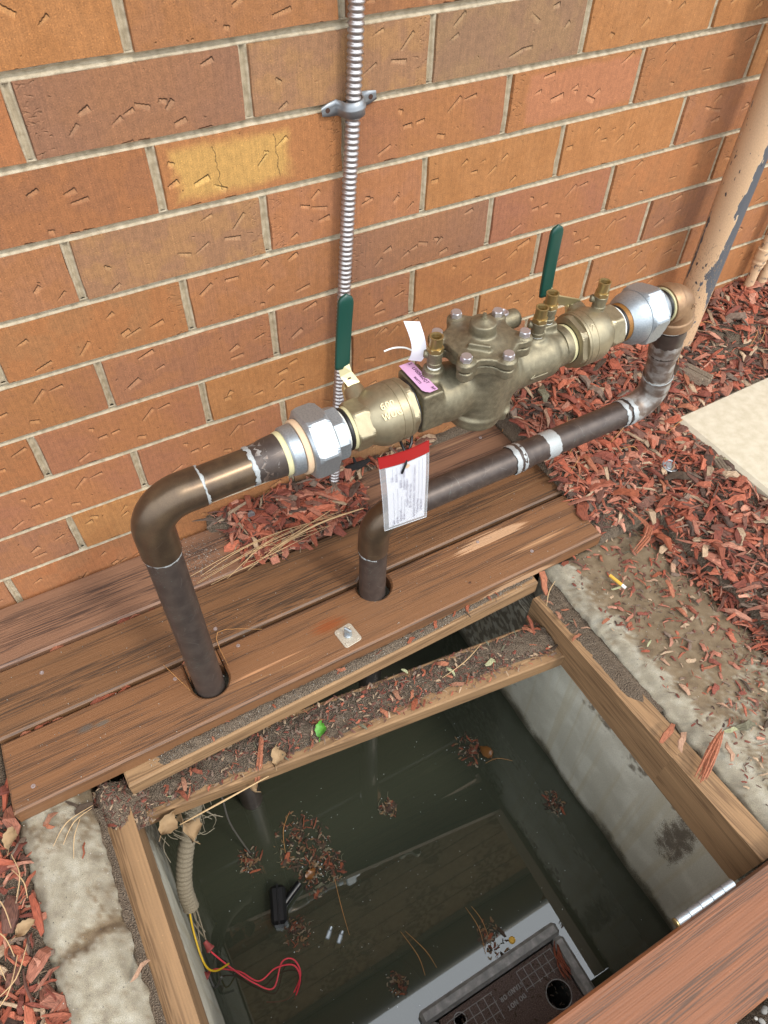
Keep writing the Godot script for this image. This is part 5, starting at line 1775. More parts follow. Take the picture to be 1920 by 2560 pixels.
	tube(st, line, rad, 18)
	var cs := thing("conduit_stub", "dusty ribbed conduit stub hanging into the vault at its left corner", "conduit", Vector3(-0.2, -0.41, 0.5))
	obj("ribbed_tube", st, M.dusty_hose, cs)
	st = mb()
	for k in 6:
		var a := k * 1.3
		tube(st, curve([Vector3(-0.228 + 0.008 * cos(a), -0.40, 0.575 + 0.008 * sin(a)), Vector3(-0.232 + 0.01 * cos(a), -0.44, 0.592 + 0.01 * sin(a * 2)), Vector3(-0.236 + 0.012 * sin(a), -0.475 - 0.01 * k, 0.605 + 0.008 * k)], 4), 0.0016, 5)
	obj("frayed_strands", st, M.dusty_hose, cs)
	# wiring
	add_wire("red_wire", "bright red wire looping over the water from the upper wire nut", [Vector3(-0.228, -0.500, 0.650), Vector3(-0.205, -0.53, 0.690), Vector3(-0.171, -0.555, 0.739), Vector3(-0.140, -0.562, 0.765), Vector3(-0.105, -0.560, 0.730), Vector3(-0.080, -0.562, 0.738), Vector3(-0.080, -0.575, 0.770), Vector3(-0.12, -0.60, 0.792), Vector3(-0.165, -0.60, 0.775)], 0.0017, M.wire_red)
	add_wire("red_wire", "bright red wire running low over the water from the lower wire nut", [Vector3(-0.256, -0.500, 0.686), Vector3(-0.234, -0.545, 0.676), Vector3(-0.192, -0.552, 0.703), Vector3(-0.162, -0.556, 0.739), Vector3(-0.121, -0.558, 0.734), Vector3(-0.085, -0.556, 0.748), Vector3(-0.083, -0.57, 0.776), Vector3(-0.11, -0.60, 0.80)], 0.0017, M.wire_red)
	add_wire("yellow_wire", "yellow wire with worn dark stretches coming down the left vault wall", [Vector3(-0.222, -0.34, 0.515), Vector3(-0.222, -0.37, 0.540), Vector3(-0.240, -0.43, 0.610), Vector3(-0.244, -0.46, 0.672), Vector3(-0.232, -0.49, 0.690), Vector3(-0.205, -0.53, 0.683)], 0.0021, M.wire_yellow)
	add_wire("grey_wire", "short grey wire beside the yellow wire on the vault wall", [Vector3(-0.226, -0.39, 0.556), Vector3(-0.242, -0.45, 0.625), Vector3(-0.248, -0.52, 0.672), Vector3(-0.248, -0.55, 0.705), Vector3(-0.225, -0.50, 0.705)], 0.0022, M.wire_grey)
	add_wire("grey_wire", "long grey wire hanging from the cross timber into the water", [Vector3(-0.115, -0.14, 0.418), Vector3(-0.090, -0.28, 0.428), Vector3(-0.095, -0.42, 0.452), Vector3(-0.080, -0.595, 0.478)], 0.0019, M.wire_grey)
	for k in 2:
		st = mb()
		var p: Vector3 = [Vector3(-0.232, -0.493, 0.628), Vector3(-0.262, -0.498, 0.676)][k]
		var d: Vector3 = [Vector3(0.25, -0.4, 0.9), Vector3(0.5, -0.2, 0.6)][k]
		lathe(st, p, d, [[0, 0.0], [0, 0.0048], [0.006, 0.0055], [0.016, 0.0080], [0.018, 0.0095], [0.021, 0.0095], [0.021, 0.006], [0.017, 0.0]], 18)
		tag(obj("wire_nut", st, M.wire_nut), ["dusty red wire nut standing out from the left vault wall", "dusty red wire nut lying against the left vault wall"][k], "wire nut")
	# hinge knuckles on the near plank
	st = mb()
	var ha := Vector3(0.458, 0.031, 1.0845); var hb := Vector3(0.577, 0.031, 1.0865)
	var hg := thing("hinge", "bright steel hinge barrel on the back edge of the near plank", "hinge", ha)
	for k in 5:
		st = mb()
		var L := ha.distance_to(hb)
		lathe(st, ha, hb - ha, [[L * k / 5 + 0.0003, 0.0], [L * k / 5 + 0.0003, 0.0062], [L * k / 5 + 0.001, 0.0068], [L * (k + 1) / 5 - 0.001, 0.0068], [L * (k + 1) / 5 - 0.0003, 0.0062], [L * (k + 1) / 5 - 0.0003, 0.0]], 22)
		obj("knuckle", st, M.zinc, hg)
	st = mb()
	lathe(st, ha, ha - hb, [[0, 0.004], [0.001, 0.0072], [0.003, 0.0072], [0.004, 0.005], [0.004, 0.0]], 18)
	obj("pin_head", st, M.brass, hg)
	# litter floating on the water
	float_litter()

func add_wire(called: String, label: String, pts: Array, r: float, m: Material):
	var s := mb()
	tube(s, curve(pts, 7), r, 8)
	tag(obj(called, s, m), label, "wire")

func shred_pts(pts: Array, spread: float, r: RandomNumberGenerator) -> Array:
	var out := []
	var off := Vector3(r.randf_range(-1, 1), r.randf_range(0, 0.7), r.randf_range(-1, 1)) * spread
	for i in pts.size(): out.append(pts[i] + off * (1.0 if i else 0.6) + Vector3(r.randf_range(-1, 1), r.randf_range(0, 0.4), r.randf_range(-1, 1)) * spread * 0.4)
	return out

# a bundle of splinters
func shred(called: String, pts: Array, spread: float, m: Material, n: int) -> MeshInstance3D:
	var r := RandomNumberGenerator.new(); r.seed = hash(called) + n
	var st := mb()
	for i in n:
		var q := curve(shred_pts(pts, spread, r), 3)
		var rad := []
		for k in q.size(): rad.append(r.randf_range(0.0012, 0.0034) * (1.0 if k > 0 and k < q.size() - 1 else 0.3))
		tube(st, q, rad, 4, true, -1)
	return obj(called, st, m)

const CHIP_LOOK := ["red", "deep red", "pinkish", "dark red", "dusty red", "pale tan", "grey brown", "blackish"]
var chip_meshes := []
func chip_mesh(v: int) -> ArrayMesh:
	# unit chip: 1 long in x, lying flat; ragged ends
	if chip_meshes.is_empty():
		var r := RandomNumberGenerator.new(); r.seed = 77
		for k in 8:
			var st := mb()
			st.set_color(Color.WHITE)
			var wid: float = [0.40, 0.29, 0.16, 0.33, 0.10, 0.46, 0.22, 0.13][k]; var th := r.randf_range(0.06, 0.14)
			var rows := []
			var n := 3
			for i in n + 1:
				var t := float(i) / n
				var taper := (r.randf_range(0.4, 1.0) if i == 0 or i == n else r.randf_range(0.8, 1.05))
				var x := t - 0.5 + r.randf_range(-0.05, 0.05)
				var y := r.randf_range(-0.05, 0.05) + 0.05 * sin(t * PI)
				var zc := r.randf_range(-0.05, 0.05)
				var sk := r.randf_range(-0.08, 0.08)
				var hw := wid * 0.5 * taper; var hh := th * (0.35 if i == 0 or i == n else 1.0)
				rows.append([Vector3(x + sk, y, zc - hw), Vector3(x - sk, y, zc + hw), Vector3(x - sk, y + hh, zc + hw * 0.85), Vector3(x + sk, y + hh * r.randf_range(0.7, 1.1), zc - hw * 0.8)])
			st.set_smooth_group(-1)
			for i in n:
				for j in 4:
					var a = rows[i][j]; var b = rows[i][(j + 1) % 4]; var c = rows[i + 1][(j + 1) % 4]; var d = rows[i + 1][j]
					quad(st, a, b, c, d, Vector2(float(i) / n, j * 0.3), Vector2(float(i) / n, j * 0.3 + 0.3), Vector2(float(i + 1) / n, j * 0.3 + 0.3), Vector2(float(i + 1) / n, j * 0.3))
			quad(st, rows[0][3], rows[0][2], rows[0][1], rows[0][0]); quad(st, rows[n][0], rows[n][1], rows[n][2], rows[n][3])
			st.generate_normals(); st.index()
			chip_meshes.append(st.commit())
	return chip_meshes[v % 8]

func chip_basis(r: RandomNumberGenerator, len: float, tilt: float) -> Basis:
	var b := Basis(Vector3.UP, r.randf_range(0, TAU)) * Basis(Vector3.RIGHT, r.randf_range(-tilt, tilt)) * Basis(Vector3.BACK, r.randf_range(-tilt, tilt) * 0.7)
	return b * Basis.from_scale(Vector3(len, len * r.randf_range(0.7, 1.2), len * r.randf_range(0.7, 1.25)))

func chip(p: Vector3, len: float, tilt: float, color: int, r: RandomNumberGenerator, label: String, group: String, b = null):
	var o := MeshInstance3D.new()
	o.mesh = chip_mesh(r.randi() % 8)
	o.material_override = M["chip_%d" % color]
	o.name = numbered("wood_chip")
	add_child(o)
	o.transform = Transform3D(chip_basis(r, len, tilt) if b == null else b, p)
	return tag(o, label, "wood chip", group)

func pick(r: RandomNumberGenerator) -> int:
	return [0, 0, 1, 1, 2, 3, 3, 4, 4, 5, 6, 7, 0, 2][r.randi() % 14]

func float_litter():
	var r := RandomNumberGenerator.new(); r.seed = 31
	var clumps := [[0.042, 0.522, 0.062, 24, "largest litter clump on the dark water"], [0.030, 0.600, 0.035, 10, "litter between the clump and the black valve"], [0.085, 0.60, 0.030, 9, "right tail of the largest litter clump"], [0.264, 0.546, 0.020, 7, "small clump in the middle of the water"], [0.530, 0.520, 0.036, 9, "far right clump near the vault corner"], [0.640, 0.740, 0.024, 7, "clump against the right vault wall"], [-0.085, 0.497, 0.028, 8, "clump at the end of the long grey wire"], [-0.05, 0.69, 0.03, 8, "crumbs just in front of the black valve"], [0.33, 0.915, 0.032, 7, "pale clump beside the meter box"], [0.100, 0.885, 0.02, 6, "clump near the left end of the meter box"]]
	var foam := mb()
	var twigs := mb()
	foam.set_smooth_group(-1)
	for c in clumps:
		for i in c[3]:
			var a := r.randf_range(0, TAU); var d: float = c[2] * sqrt(r.randf())
			var p := Vector3(c[0] + d * cos(a) * (1.0 if c[1] != 0.60 else 0.6), WATER + 0.0005, c[1] + d * sin(a) * 1.2)
			chip(p, r.randf_range(0.010, 0.030), 0.25, [1, 3, 3, 7, 6, 1, 7][r.randi() % 7], r, "wet floating wood chip in the " + c[4], "wood chips floating on the water")
		for i in int(c[3] * 1.0):
			var a := r.randf_range(0, TAU); var d: float = c[2] * 1.15 * sqrt(r.randf())
			var p := Vector3(c[0] + d * cos(a), WATER + 0.0004, c[1] + d * sin(a) * 1.2)
			var s := r.randf_range(0.0005, 0.0016)
			lathe(foam, p, Vector3.UP, [[0, s], [s * 0.5, s * 0.8], [s * 0.7, 0.0]], 6)
		for i in int(c[3] * 0.7):
			var a := r.randf_range(0, TAU); var d: float = c[2] * 1.1 * sqrt(r.randf())
			var p := Vector3(c[0] + d * cos(a), WATER + 0.001, c[1] + d * sin(a) * 1.2)
			var t := r.randf_range(0, TAU); var l := r.randf_range(0.006, 0.02)
			tube(twigs, [p, p + Vector3(cos(t) * l * 0.5, r.randf_range(0, 0.004), sin(t) * l * 0.5), p + Vector3(cos(t + 0.4) * l, 0.001, sin(t + 0.4) * l)], 0.0007, 4, true, -1)
	for i in 160:
		var s := r.randf_range(0.0004, 0.0010)
		lathe(foam, Vector3(r.randf_range(-0.23, 0.66), WATER + 0.0004, r.randf_range(0.42, 1.05)), Vector3.UP, [[0, s], [s * 0.6, 0.0]], 5)
	tag(obj("foam_specks", foam, M.foam), "tiny pale foam specks scattered over the dark water", "", "", "stuff")
	tag(obj("floating_crumbs", twigs, M.chip_6), "small brown twigs and crumbs drifting in the floating clumps", "", "", "stuff")
	leaf("floating_leaf", "small orange brown leaf floating beside the litter clump", Vector3(0.028, WATER + 0.003, 0.592), 0.032, 0.4, 0.2, M.wet_leaf)
	leaf("floating_leaf", "brown leaf floating by the right vault wall", Vector3(0.560, WATER + 0.003, 0.545), 0.045, 1.9, 0.2, M.wet_leaf)
	# smaller sodden bits and bark crumbs in the same clumps
	var bits := MultiMesh.new()
	bits.transform_format = MultiMesh.TRANSFORM_3D
	bits.use_colors = true
	bits.mesh = chip_mesh(3)
	var all := []
	for c in clumps:
		for i in c[3] * 9:
			var a := r.randf_range(0, TAU); var d: float = c[2] * 1.05 * pow(r.randf(), 0.7)
			var p := Vector3(c[0] + d * cos(a) * (1.0 + 0.4 * n2(a * 2.0, c[0], 1.0)), WATER - 0.001 + 0.010 * r.randf() * (1.0 - d / (c[2] * 1.3)), c[1] + d * sin(a) * 1.3)
			all.append([Transform3D(chip_basis(r, r.randf_range(0.004, 0.015), 0.6), p), [Color(0.20, 0.06, 0.03), Color(0.10, 0.05, 0.03), Color(0.05, 0.03, 0.02), Color(0.26, 0.15, 0.07), Color(0.33, 0.25, 0.17)][r.randi() % 5]])
	bits.instance_count = all.size()
	for i in all.size():
		bits.set_instance_transform(i, all[i][0]); bits.set_instance_color(i, all[i][1])
	var bi := MultiMeshInstance3D.new()
	bi.name = numbered("floating_litter"); bi.multimesh = bits; bi.material_override = M.chip_wood
	add_child(bi)
	tag(bi, "sodden bark bits matted together in the floating clumps", "", "", "stuff")
	var seed_ := mb()
	lathe(seed_, Vector3(0.368, WATER - 0.001, 0.937), Vector3.UP, [[0, 0.0075], [0.003, 0.0078], [0.006, 0.006], [0.0075, 0.0]], 16)
	tag(obj("yellow_seed", seed_, M.cigarette_filter), "small round yellow seed floating beside the meter box", "seed")
	for q in [[Vector3(-0.005, WATER + 0.001, 0.520), Vector3(0.012, WATER + 0.004, 0.470), Vector3(0.045, WATER + 0.001, 0.435)], [Vector3(0.050, WATER + 0.001, 0.75), Vector3(0.062, WATER + 0.003, 0.68), Vector3(0.080, WATER + 0.002, 0.60)], [Vector3(0.30, WATER + 0.002, 0.93), Vector3(0.315, WATER + 0.004, 0.88), Vector3(0.312, WATER + 0.002, 0.83)], [Vector3(0.323, WATER + 0.002, 0.915), Vector3(0.330, WATER + 0.004, 0.87), Vector3(0.325, WATER + 0.002, 0.835)], [Vector3(0.16, WATER + 0.002, 0.90), Vector3(0.165, WATER + 0.005, 0.86), Vector3(0.155, WATER + 0.002, 0.80)], [Vector3(0.19, WATER + 0.002, 0.90), Vector3(0.185, WATER + 0.005, 0.86), Vector3(0.165, WATER + 0.002, 0.805)], [Vector3(0.545, WATER + 0.002, 0.570), Vector3(0.58, WATER + 0.004, 0.575), Vector3(0.612, WATER + 0.002, 0.60)]]:
		needle(q, 0.0009, "brown pine needle floating on the dark water", "pine needles on the water", M.needle)

func needle(q: Array, rad: float, label: String, group: String, m: Material, called := "pine_needle"):
	var st := mb()
	var pts := curve(q, 4)
	var rr := []
	for i in pts.size(): rr.append(rad * (1.0 - 0.5 * absf(2.0 * i / (pts.size() - 1) - 1.0)))
	tube(st, pts, rr, 5)
	tag(obj(called, st, m), label, "pine needle" if called == "pine_needle" else "stalk", group)

func leaf(called: String, label: String, p: Vector3, len: float, turn: float, tilt: float, m: Material, curl := 0.25):
	var st := mb()
	st.set_smooth_group(0)
	var n := 8; var b := Basis(Vector3.UP, turn) * Basis(Vector3.RIGHT, tilt)
	var rows := []
	for i in n + 1:
		var t := float(i) / n
		var hw := 0.32 * pow(sin(PI * pow(t, 0.8)), 0.75) * (1.0 + (0.10 if i % 2 else -0.08) + 0.25 * n2(t * 3.0, len * 50.0 + turn, 1.0))
		var row := []
		for k in 5:
			var s := k / 2.0 - 1.0
			row.append(p + b * (Vector3(t - 0.5, curl * (s * s * 0.5 + 0.5 * sin(t * 3.0 + s) + 0.4 * n2(t * 4.0, s * 2.0 + turn, 1.0)), s * hw) * len))
		rows.append(row)
	for i in n:
		for k in 4:
			quad(st, rows[i][k], rows[i][k + 1], rows[i + 1][k + 1], rows[i + 1][k])
			var dn := Vector3(0, -0.0004, 0)
			quad(st, rows[i + 1][k] + dn, rows[i + 1][k + 1] + dn, rows[i][k + 1] + dn, rows[i][k] + dn)
	tube(st, [p + b * Vector3(-0.5 * len, 0, 0), p + b * Vector3(-0.75 * len, 0.05 * len, 0.03 * len)], 0.0008, 5)
	tag(obj(called, st, m), label, "leaf")

# ---------------------------------------------------------------- small things
func e_front(x: float) -> float: return 0.487 + 0.1163 * (x + 0.232)
func e_back(x: float) -> float: return 0.390 + 0.1143 * (x + 0.232)

func build_small_things():
	var r := RandomNumberGenerator.new(); r.seed = 12
	# latch on the front plank
	var la := thing("latch_plate", "small rusty latch plate with a thumb turn on the front plank", "latch", Vector3(0.243, 0.038, 0.394))
	var tb := Basis(Vector3.UP, 0.12)
	var o := Vector3(0.243, 0.0384, 0.394)
	var st := mb()
	var pl := PackedVector2Array()
	for c in [[1, 1, 0], [-1, 1, 90], [-1, -1, 180], [1, -1, 270]]:
		for p in arc2(Vector2(c[0] * 0.0135, c[1] * 0.0165), 0.006, c[2], c[2] + 90, 5):
			var q := tb * Vector3(p.x, 0, p.y)
			pl.append(Vector2(o.x + q.x, o.z + q.z))
	slab_prism(st, pl, 0.0379, 0.0400, 0.0006, func(p): return Vector2(p.x, p.z))
	obj("plate", st, M.rust_plate, la)
	for c in [[1, 1], [-1, 1], [-1, -1], [1, -1]]:
		st = mb()
		lathe(st, o + tb * Vector3(c[0] * 0.0125, 0.0016, c[1] * 0.0155), Vector3.UP, [[0, 0.0032], [0.0006, 0.0032], [0.001, 0.002], [0.0004, 0.0]], 12)
		obj("rivet", st, M.rust_plate, la)
	st = mb()
	lathe(st, o + Vector3(0, 0.0016, 0), Vector3.UP, [[0, 0.008], [0.003, 0.008], [0.004, 0.006], [0.004, 0.0]], 20)
	bevel_box(st, Basis(Vector3.UP, 0.5), o + Vector3(0, 0.014, 0), Vector3(0.005, 0.022, 0.017), 0.0018)
	obj("thumb_turn", st, M.zinc, la)
	# soil that gathered on the batten, the cross timber and the frame
	st = mb()
	sheet(st, -0.19, 0.672, 0.0, 1.0, 130, 9, func(x, v):
		var f: float = lerpf(0.4605, 0.450, (x + 0.224) / 0.9)
		var z: float = lerpf(0.425, f - 0.004 - 0.006 * smoothstep(0.35, 0.6, x), v)
		var t := sin(PI * clampf(v * 0.85 + 0.12, 0, 1)) * smoothstep(-0.19, -0.10, x) * (1.0 - 0.6 * smoothstep(0.40, 0.62, x))
		return Vector3(x, -0.0022 + t * (0.0085 + 0.006 * n2(x, z, 60.0) + 0.003 * n2(x, z, 150.0)), z))
	tag(obj("wet_soil", st, M.soil), "dark wet soil lying along the raw batten", "", "", "stuff")
	st = mb()
	sheet(st, -0.232, 0.658, 0.0, 1.0, 130, 14, func(x, v):
		var z: float = lerpf(e_back(x) + 0.003, e_front(x) - 0.010 - 0.012 * smoothstep(0.1, 0.4, x), v)
		var edge := sin(PI * clampf(v, 0.0, 1.0))
		return Vector3(x, -0.0935 + edge * (0.006 + 0.007 * n2(x, z, 45.0) + 0.003 * n2(x, z, 130.0) + 0.010 * smoothstep(0.5, 0.66, x) + 0.012 * smoothstep(-0.12, -0.22, x)), z))
	tag(obj("dirt_layer", st, M.soil), "dry dirt and fibres lying on the cross timber", "", "", "stuff")
	st = mb()
	sheet(st, 0.0, 1.0, 0.465, 0.80, 8, 60, func(u, z):
		var x := lerpf(0.672, 0.7205, u)
		var y := lerpf(-0.041, -0.003, (z - 0.462) / 0.626)
		return Vector3(x, y - 0.002 + sin(PI * u) * (1.0 - smoothstep(0.72, 0.80, z)) * (0.006 + 0.005 * n2(x, z, 60.0)), z))
	tag(obj("dirt_layer", st, M.soil), "dirt lying along the top of the right timber", "", "", "stuff")
	st = mb()
	sheet(st, -0.30, -0.215, 0.425, 0.52, 18, 20, func(x, z):
		return Vector3(x, -0.050 + 0.040 * exp(-(pow((x + 0.262) / 0.026, 2) + pow((z - 0.45) / 0.045, 2))) + 0.004 * n2(x, z, 70.0), z))
	tag(obj("dirt_heap", st, M.soil), "small heap of dirt where the left timber meets the planks", "", "", "stuff")
	st = mb()
	sheet(st, -0.294, -0.278, 0.46, 1.4, 4, 90, func(x, z): return Vector3(x, -0.022 + 0.008 * n2(x, z, 60.0), z))
	tag(obj("dirt_seam", st, M.soil), "dark dirt filling the seam between the left strip and timber", "", "", "stuff")
	st = mb()
	sheet(st, 0.704, 0.728, 0.44, 1.2, 4, 80, func(x, z): return Vector3(x, -0.034 + 0.008 * n2(x, z, 60.0), z))
	tag(obj("dirt_seam", st, M.soil), "dark dirt filling the seam between the right strip and timber", "", "", "stuff")

	# chips that lie singly
	var gE := "wood chips on the cross timber"
	for i in 54:
		var x := r.randf_range(-0.20, 0.655)
		var z := lerpf(e_back(x) + 0.006, e_front(x) - 0.008, r.randf())
		var c := pick(r)
		chip(Vector3(x, -0.086 + r.randf_range(0, 0.006), z), r.randf_range(0.012, 0.032), 0.3, c, r, CHIP_LOOK[c] + " wood chip on the " + ("left" if x < 0.02 else "middle" if x < 0.4 else "right") + " third of the dirty cross timber", gE)
	for i in 16:
		var x := r.randf_range(-0.1, 0.66)
		chip(Vector3(x, 0.005, r.randf_range(0.430, 0.452)), r.randf_range(0.010, 0.024), 0.25, [0, 1, 3, 7, 1][r.randi() % 5], r, "wood chip on the soil along the raw batten", "wood chips on the batten")
	for i in 66:
		var u := pow(r.randf(), 0.62)
		var x := lerpf(0.735, 0.965, u); var z := r.randf_range(0.43, 1.15); var c := pick(r)
		chip(Vector3(x, -0.003 + r.randf_range(0, 0.004), z), r.randf_range(0.012, 0.034) * (1.25 if z > 0.8 else 1.0), 0.18, c, r, CHIP_LOOK[c] + " wood chip on the " + ("far" if z < 0.6 else "middle" if z < 0.85 else "near") + " part of the right concrete strip", "wood chips on the right concrete strip")
	for i in 10:
		chip(Vector3(lerpf(0.675, 0.715, r.randf()), -0.034 + 0.008, r.randf_range(0.47, 0.62)), r.randf_range(0.012, 0.03), 0.3, [0, 2, 4, 6][r.randi() % 4], r, "wood chip lying on top of the right pit timber", "wood chips on the right timber")
	for q in [[-0.355, 0.452, 0.026, 4], [-0.36, 0.462, 0.022, 0], [-0.315, 0.448, 0.03, 7], [-0.30, 0.462, 0.03, 7], [-0.318, 0.53, 0.028, 1], [-0.288, 0.74, 0.036, 2], [-0.33, 0.865, 0.024, 3], [-0.29, 0.84, 0.03, 0], [-0.285, 0.88, 0.036, 1], [-0.325, 0.98, 0.03, 2]]:
		chip(Vector3(q[0], 0.004, q[1]), q[2], 0.15, q[3], r, "red wood chip lying on the left concrete strip", "wood chips on the left concrete strip")
	for i in 13:
		chip(Vector3(lerpf(-0.38, 0.0, r.randf()), 0.031, 0.293 + r.randf_range(-0.002, 0.002)), r.randf_range(0.012, 0.03), 0.1, [0, 1, 3][r.randi() % 3], r, "red splinter caught in the gap behind the front plank", "splinters in the plank gaps", Basis(Vector3.UP, r.randf_range(-0.15, 0.15)) * Basis.from_scale(Vector3.ONE * r.randf_range(0.012, 0.03)))
	for i in 6:
		chip(Vector3(lerpf(-0.36, -0.02, r.randf()), 0.030, 0.1465), r.randf_range(0.012, 0.03), 0.1, [0, 1, 3][r.randi() % 3], r, "red splinter caught in the gap before the rear plank", "splinters in the plank gaps", Basis(Vector3.UP, r.randf_range(-0.1, 0.1)) * Basis.from_scale(Vector3.ONE * r.randf_range(0.014, 0.03)))
	# single pieces that stand out
	var big := func(p: Vector3, len: float, wide: float, turn: float, c: int, label: String, tilt := 0.1):
		chip(p, len, 0, c, r, label, "", Basis(Vector3.UP, turn) * Basis(Vector3.BACK, tilt) * Basis.from_scale(Vector3(len, len * 0.8, wide * 2.6)))
	big.call(Vector3(0.677, 0.002, 0.842), 0.046, 0.024, 0.35, 0, "broad red chip lying across the right timber", 0.05)
	big.call(Vector3(0.690, 0.004, 0.868), 0.040, 0.016, 0.55, 2, "pinkish chip just below the broad one on the right timber", 0.05)
	big.call(Vector3(0.752, 0.006, 0.925), 0.036, 0.026, 1.1, 2, "square pink chip on the concrete right of the pit", 0.02)
	big.call(Vector3(1.145, 0.045, 0.438), 0.085, 0.024, 0.95, 0, "longest flat red chip lying in the mulch near the cream slab", 0.1)
	big.call(Vector3(1.045, 0.042, 0.425), 0.050, 0.030, 0.3, 3, "broad dark red chip in the mulch left of the longest chip", 0.1)
	big.call(Vector3(0.975, 0.05, 0.37), 0.060, 0.020, -0.75, 1, "long red block chip near the corner of the middle plank", 0.2)
	big.call(Vector3(1.105, 0.03, 0.60), 0.050, 0.012, -0.8, 5, "pale split chip in the mulch right of the soil patch", 0.1)
	big.call(Vector3(0.905, 0.012, 0.605), 0.038, 0.022, 1.3, 0, "reddish block chip standing on the right concrete strip", 0.25)
	big.call(Vector3(0.69, -0.01, 0.455), 0.052, 0.014, 1.25, 0, "red chip wedged between the batten end and the concrete", 0.5)
	big.call(Vector3(0.634, -0.075, 0.500), 0.040, 0.015, 1.4, 3, "dark red chip leaning at the corner of cross timber and frame", 0.4)
	tag(shred("red_splinter", [Vector3(0.019, -0.078, 0.452), Vector3(0.000, -0.088, 0.488), Vector3(-0.020, -0.112, 0.516)], 0.0042, M.chip_0, 7), "bright red splinter hanging over the cross timber's edge", "splinter")
	tag(shred("shredded_chip", [Vector3(0.752, 0.028, 0.895), Vector3(0.715, 0.018, 0.915), Vector3(0.668, 0.006, 0.938)], 0.008, M.chip_0, 12), "frayed red wood shred lying across the right timber and concrete", "wood shred")
	tag(shred("forked_shred", [Vector3(0.955, 0.035, 0.400), Vector3(0.965, 0.03, 0.47), Vector3(0.895, 0.022, 0.50)], 0.006, M.chip_0, 6), "forked red shred lying on the soil beyond the plank ends", "wood shred")
	for q in [[0.128, -0.082, 0.494, 0.032, 1.0, "green_leaf", "fresh green leaf lying on the cross timber", M.green_leaf, 0.1], [0.030, -0.088, 0.496, 0.040, 1.2, "dry_leaf", "yellow dry leaf hanging at the cross timber's front edge", M.dead_leaf, 0.5], [-0.418, 0.004, 0.455, 0.034, 1.1, "dry_leaf", "tan dry leaf lying by the end of the front plank", M.dead_leaf, 0.1], [-0.425, 0.006, 0.600, 0.032, 0.3, "dry_leaf", "pale crumpled leaf in the mulch left of the concrete strip", M.dead_leaf, 0.2], [-0.195, -0.115, 0.505, 0.045, 0.8, "dry_leaf", "crumpled tan leaf by the conduit stub at the pit's left corner", M.dead_leaf, 0.6], [-0.175, -0.155, 0.520, 0.055, 2.0, "dry_leaf", "curled brown leaf hanging below the left end of the cross timber", M.dead_leaf, 0.9], [-0.04, -0.128, 0.515, 0.035, 2.4, "dry_leaf", "ragged brown leaf dangling from the cross timber's front edge", M.dead_leaf, 1.0]]:
		leaf(q[5], q[6], Vector3(q[0], q[1], q[2]), q[3], q[4], q[8], q[7], 0.5)
	needle([Vector3(-0.175, -0.128, 0.515), Vector3(-0.09, -0.110, 0.520), Vector3(0.004, -0.098, 0.522)], 0.0022, "long straw stalk lying along the cross timber's front edge", "", M.straw, "straw_stalk")
	st = mb()
	var ca := Vector3(0.8195, 0.006, 0.514); var cb := Vector3(0.8275, 0.006, 0.556)
	var cd := cb - ca; var cl := cd.length()
	var cig := thing("cigarette_end", "cigarette end with an orange filter lying on the concrete strip", "cigarette end", ca)
	lathe(st, ca, cd, [[0, 0], [0, 0.0036], [cl * 0.78, 0.0036], [cl * 0.78, 0]], 14)
	obj("filter", st, M.cigarette_filter, cig)
	st = mb()
	lathe(st, ca, cd, [[cl * 0.78, 0], [cl * 0.78, 0.0036], [cl, 0.0034], [cl, 0.0]], 14)
	obj("paper", st, M.cigarette_paper, cig)
	st = mb()
	var ch := soil_h(1.117, 0.36) + 0.014
	lathe(st, Vector3(1.117, ch, 0.36), Vector3(0.05, 1, 0.15), [[-0.004, 0.0], [-0.004, 0.0185], [0.0, 0.019], [0.001, 0.0175], [-0.001, 0.0155], [-0.001, 0.011], [0.0005, 0.0095], [0.0005, 0.0]], 30)
	tag(obj("bottle_cap", st, M.strap_steel), "round grey plastic cap half buried in the mulch near the slab", "bottle cap")
	# weathered wood block by the foot of the drop pipe
	for q in [[Vector3(1.33, soil_h(1.33, 0.17) + 0.012, 0.168), Vector3(0.034, 0.022, 0.115), 0.28, "grey weathered block of wood lying behind the drop pipe"], [Vector3(1.455, soil_h(1.455, 0.30) + 0.015, 0.225), Vector3(0.050, 0.030, 0.040), 0.6, "reddish brown bark block lying near the slab's back edge"], [Vector3(1.205, soil_h(1.205, 0.42) + 0.012, 0.43), Vector3(0.028, 0.022, 0.045), -0.3, "grey gnarled bark lump against the cream slab"]]:
		st = mb()
		st.set_smooth_group(0)
		var bs := Basis(Vector3.UP, q[2])
		for s in 5:
			var off: float = (s - 2) / 5.0
			bevel_box(st, bs * Basis(Vector3.RIGHT, 0.03 * n2(s * 1.7, q[2], 1.0)), q[0] + bs * Vector3(q[1].x * off, 0.004 * n2(s * 2.3, q[2] + 4, 1.0), q[1].z * 0.08 * n2(s * 3.1, q[2] + 8, 1.0)), Vector3(q[1].x * 0.196, q[1].y * (1.0 + 0.3 * n2(s * 1.1, q[2] + 2, 1.0)), q[1].z * (1.0 + 0.25 * n2(s * 4.7, q[2], 1.0))), 0.0025)
		tag(obj("bark_block", st, M.bark if q[2] != 0.6 else M.chip_6), q[3], "wood block")
	# bolt and charred stick lying on the mulch by the wall
	st = mb()
	hexlathe(st, Vector3(0.186, 0.080, 0.052), Vector3(0.15, 0.1, -0.8), 0.0075, [[0, 0], [0, 0.0085], [0.005, 0.0085], [0.005, 0.004]], 0.0, 6, 36)
	lathe(st, Vector3(0.186, 0.080, 0.052), Vector3(0.15, 0.1, -0.8), [[0.005, 0.0042], [0.024, 0.0042], [0.026, 0.003], [0.026, 0.0]], 14)
	tag(obj("loose_bolt", st, M.strap_steel), "grey bolt lying on the mulch against the brick wall", "bolt")
	st = mb()
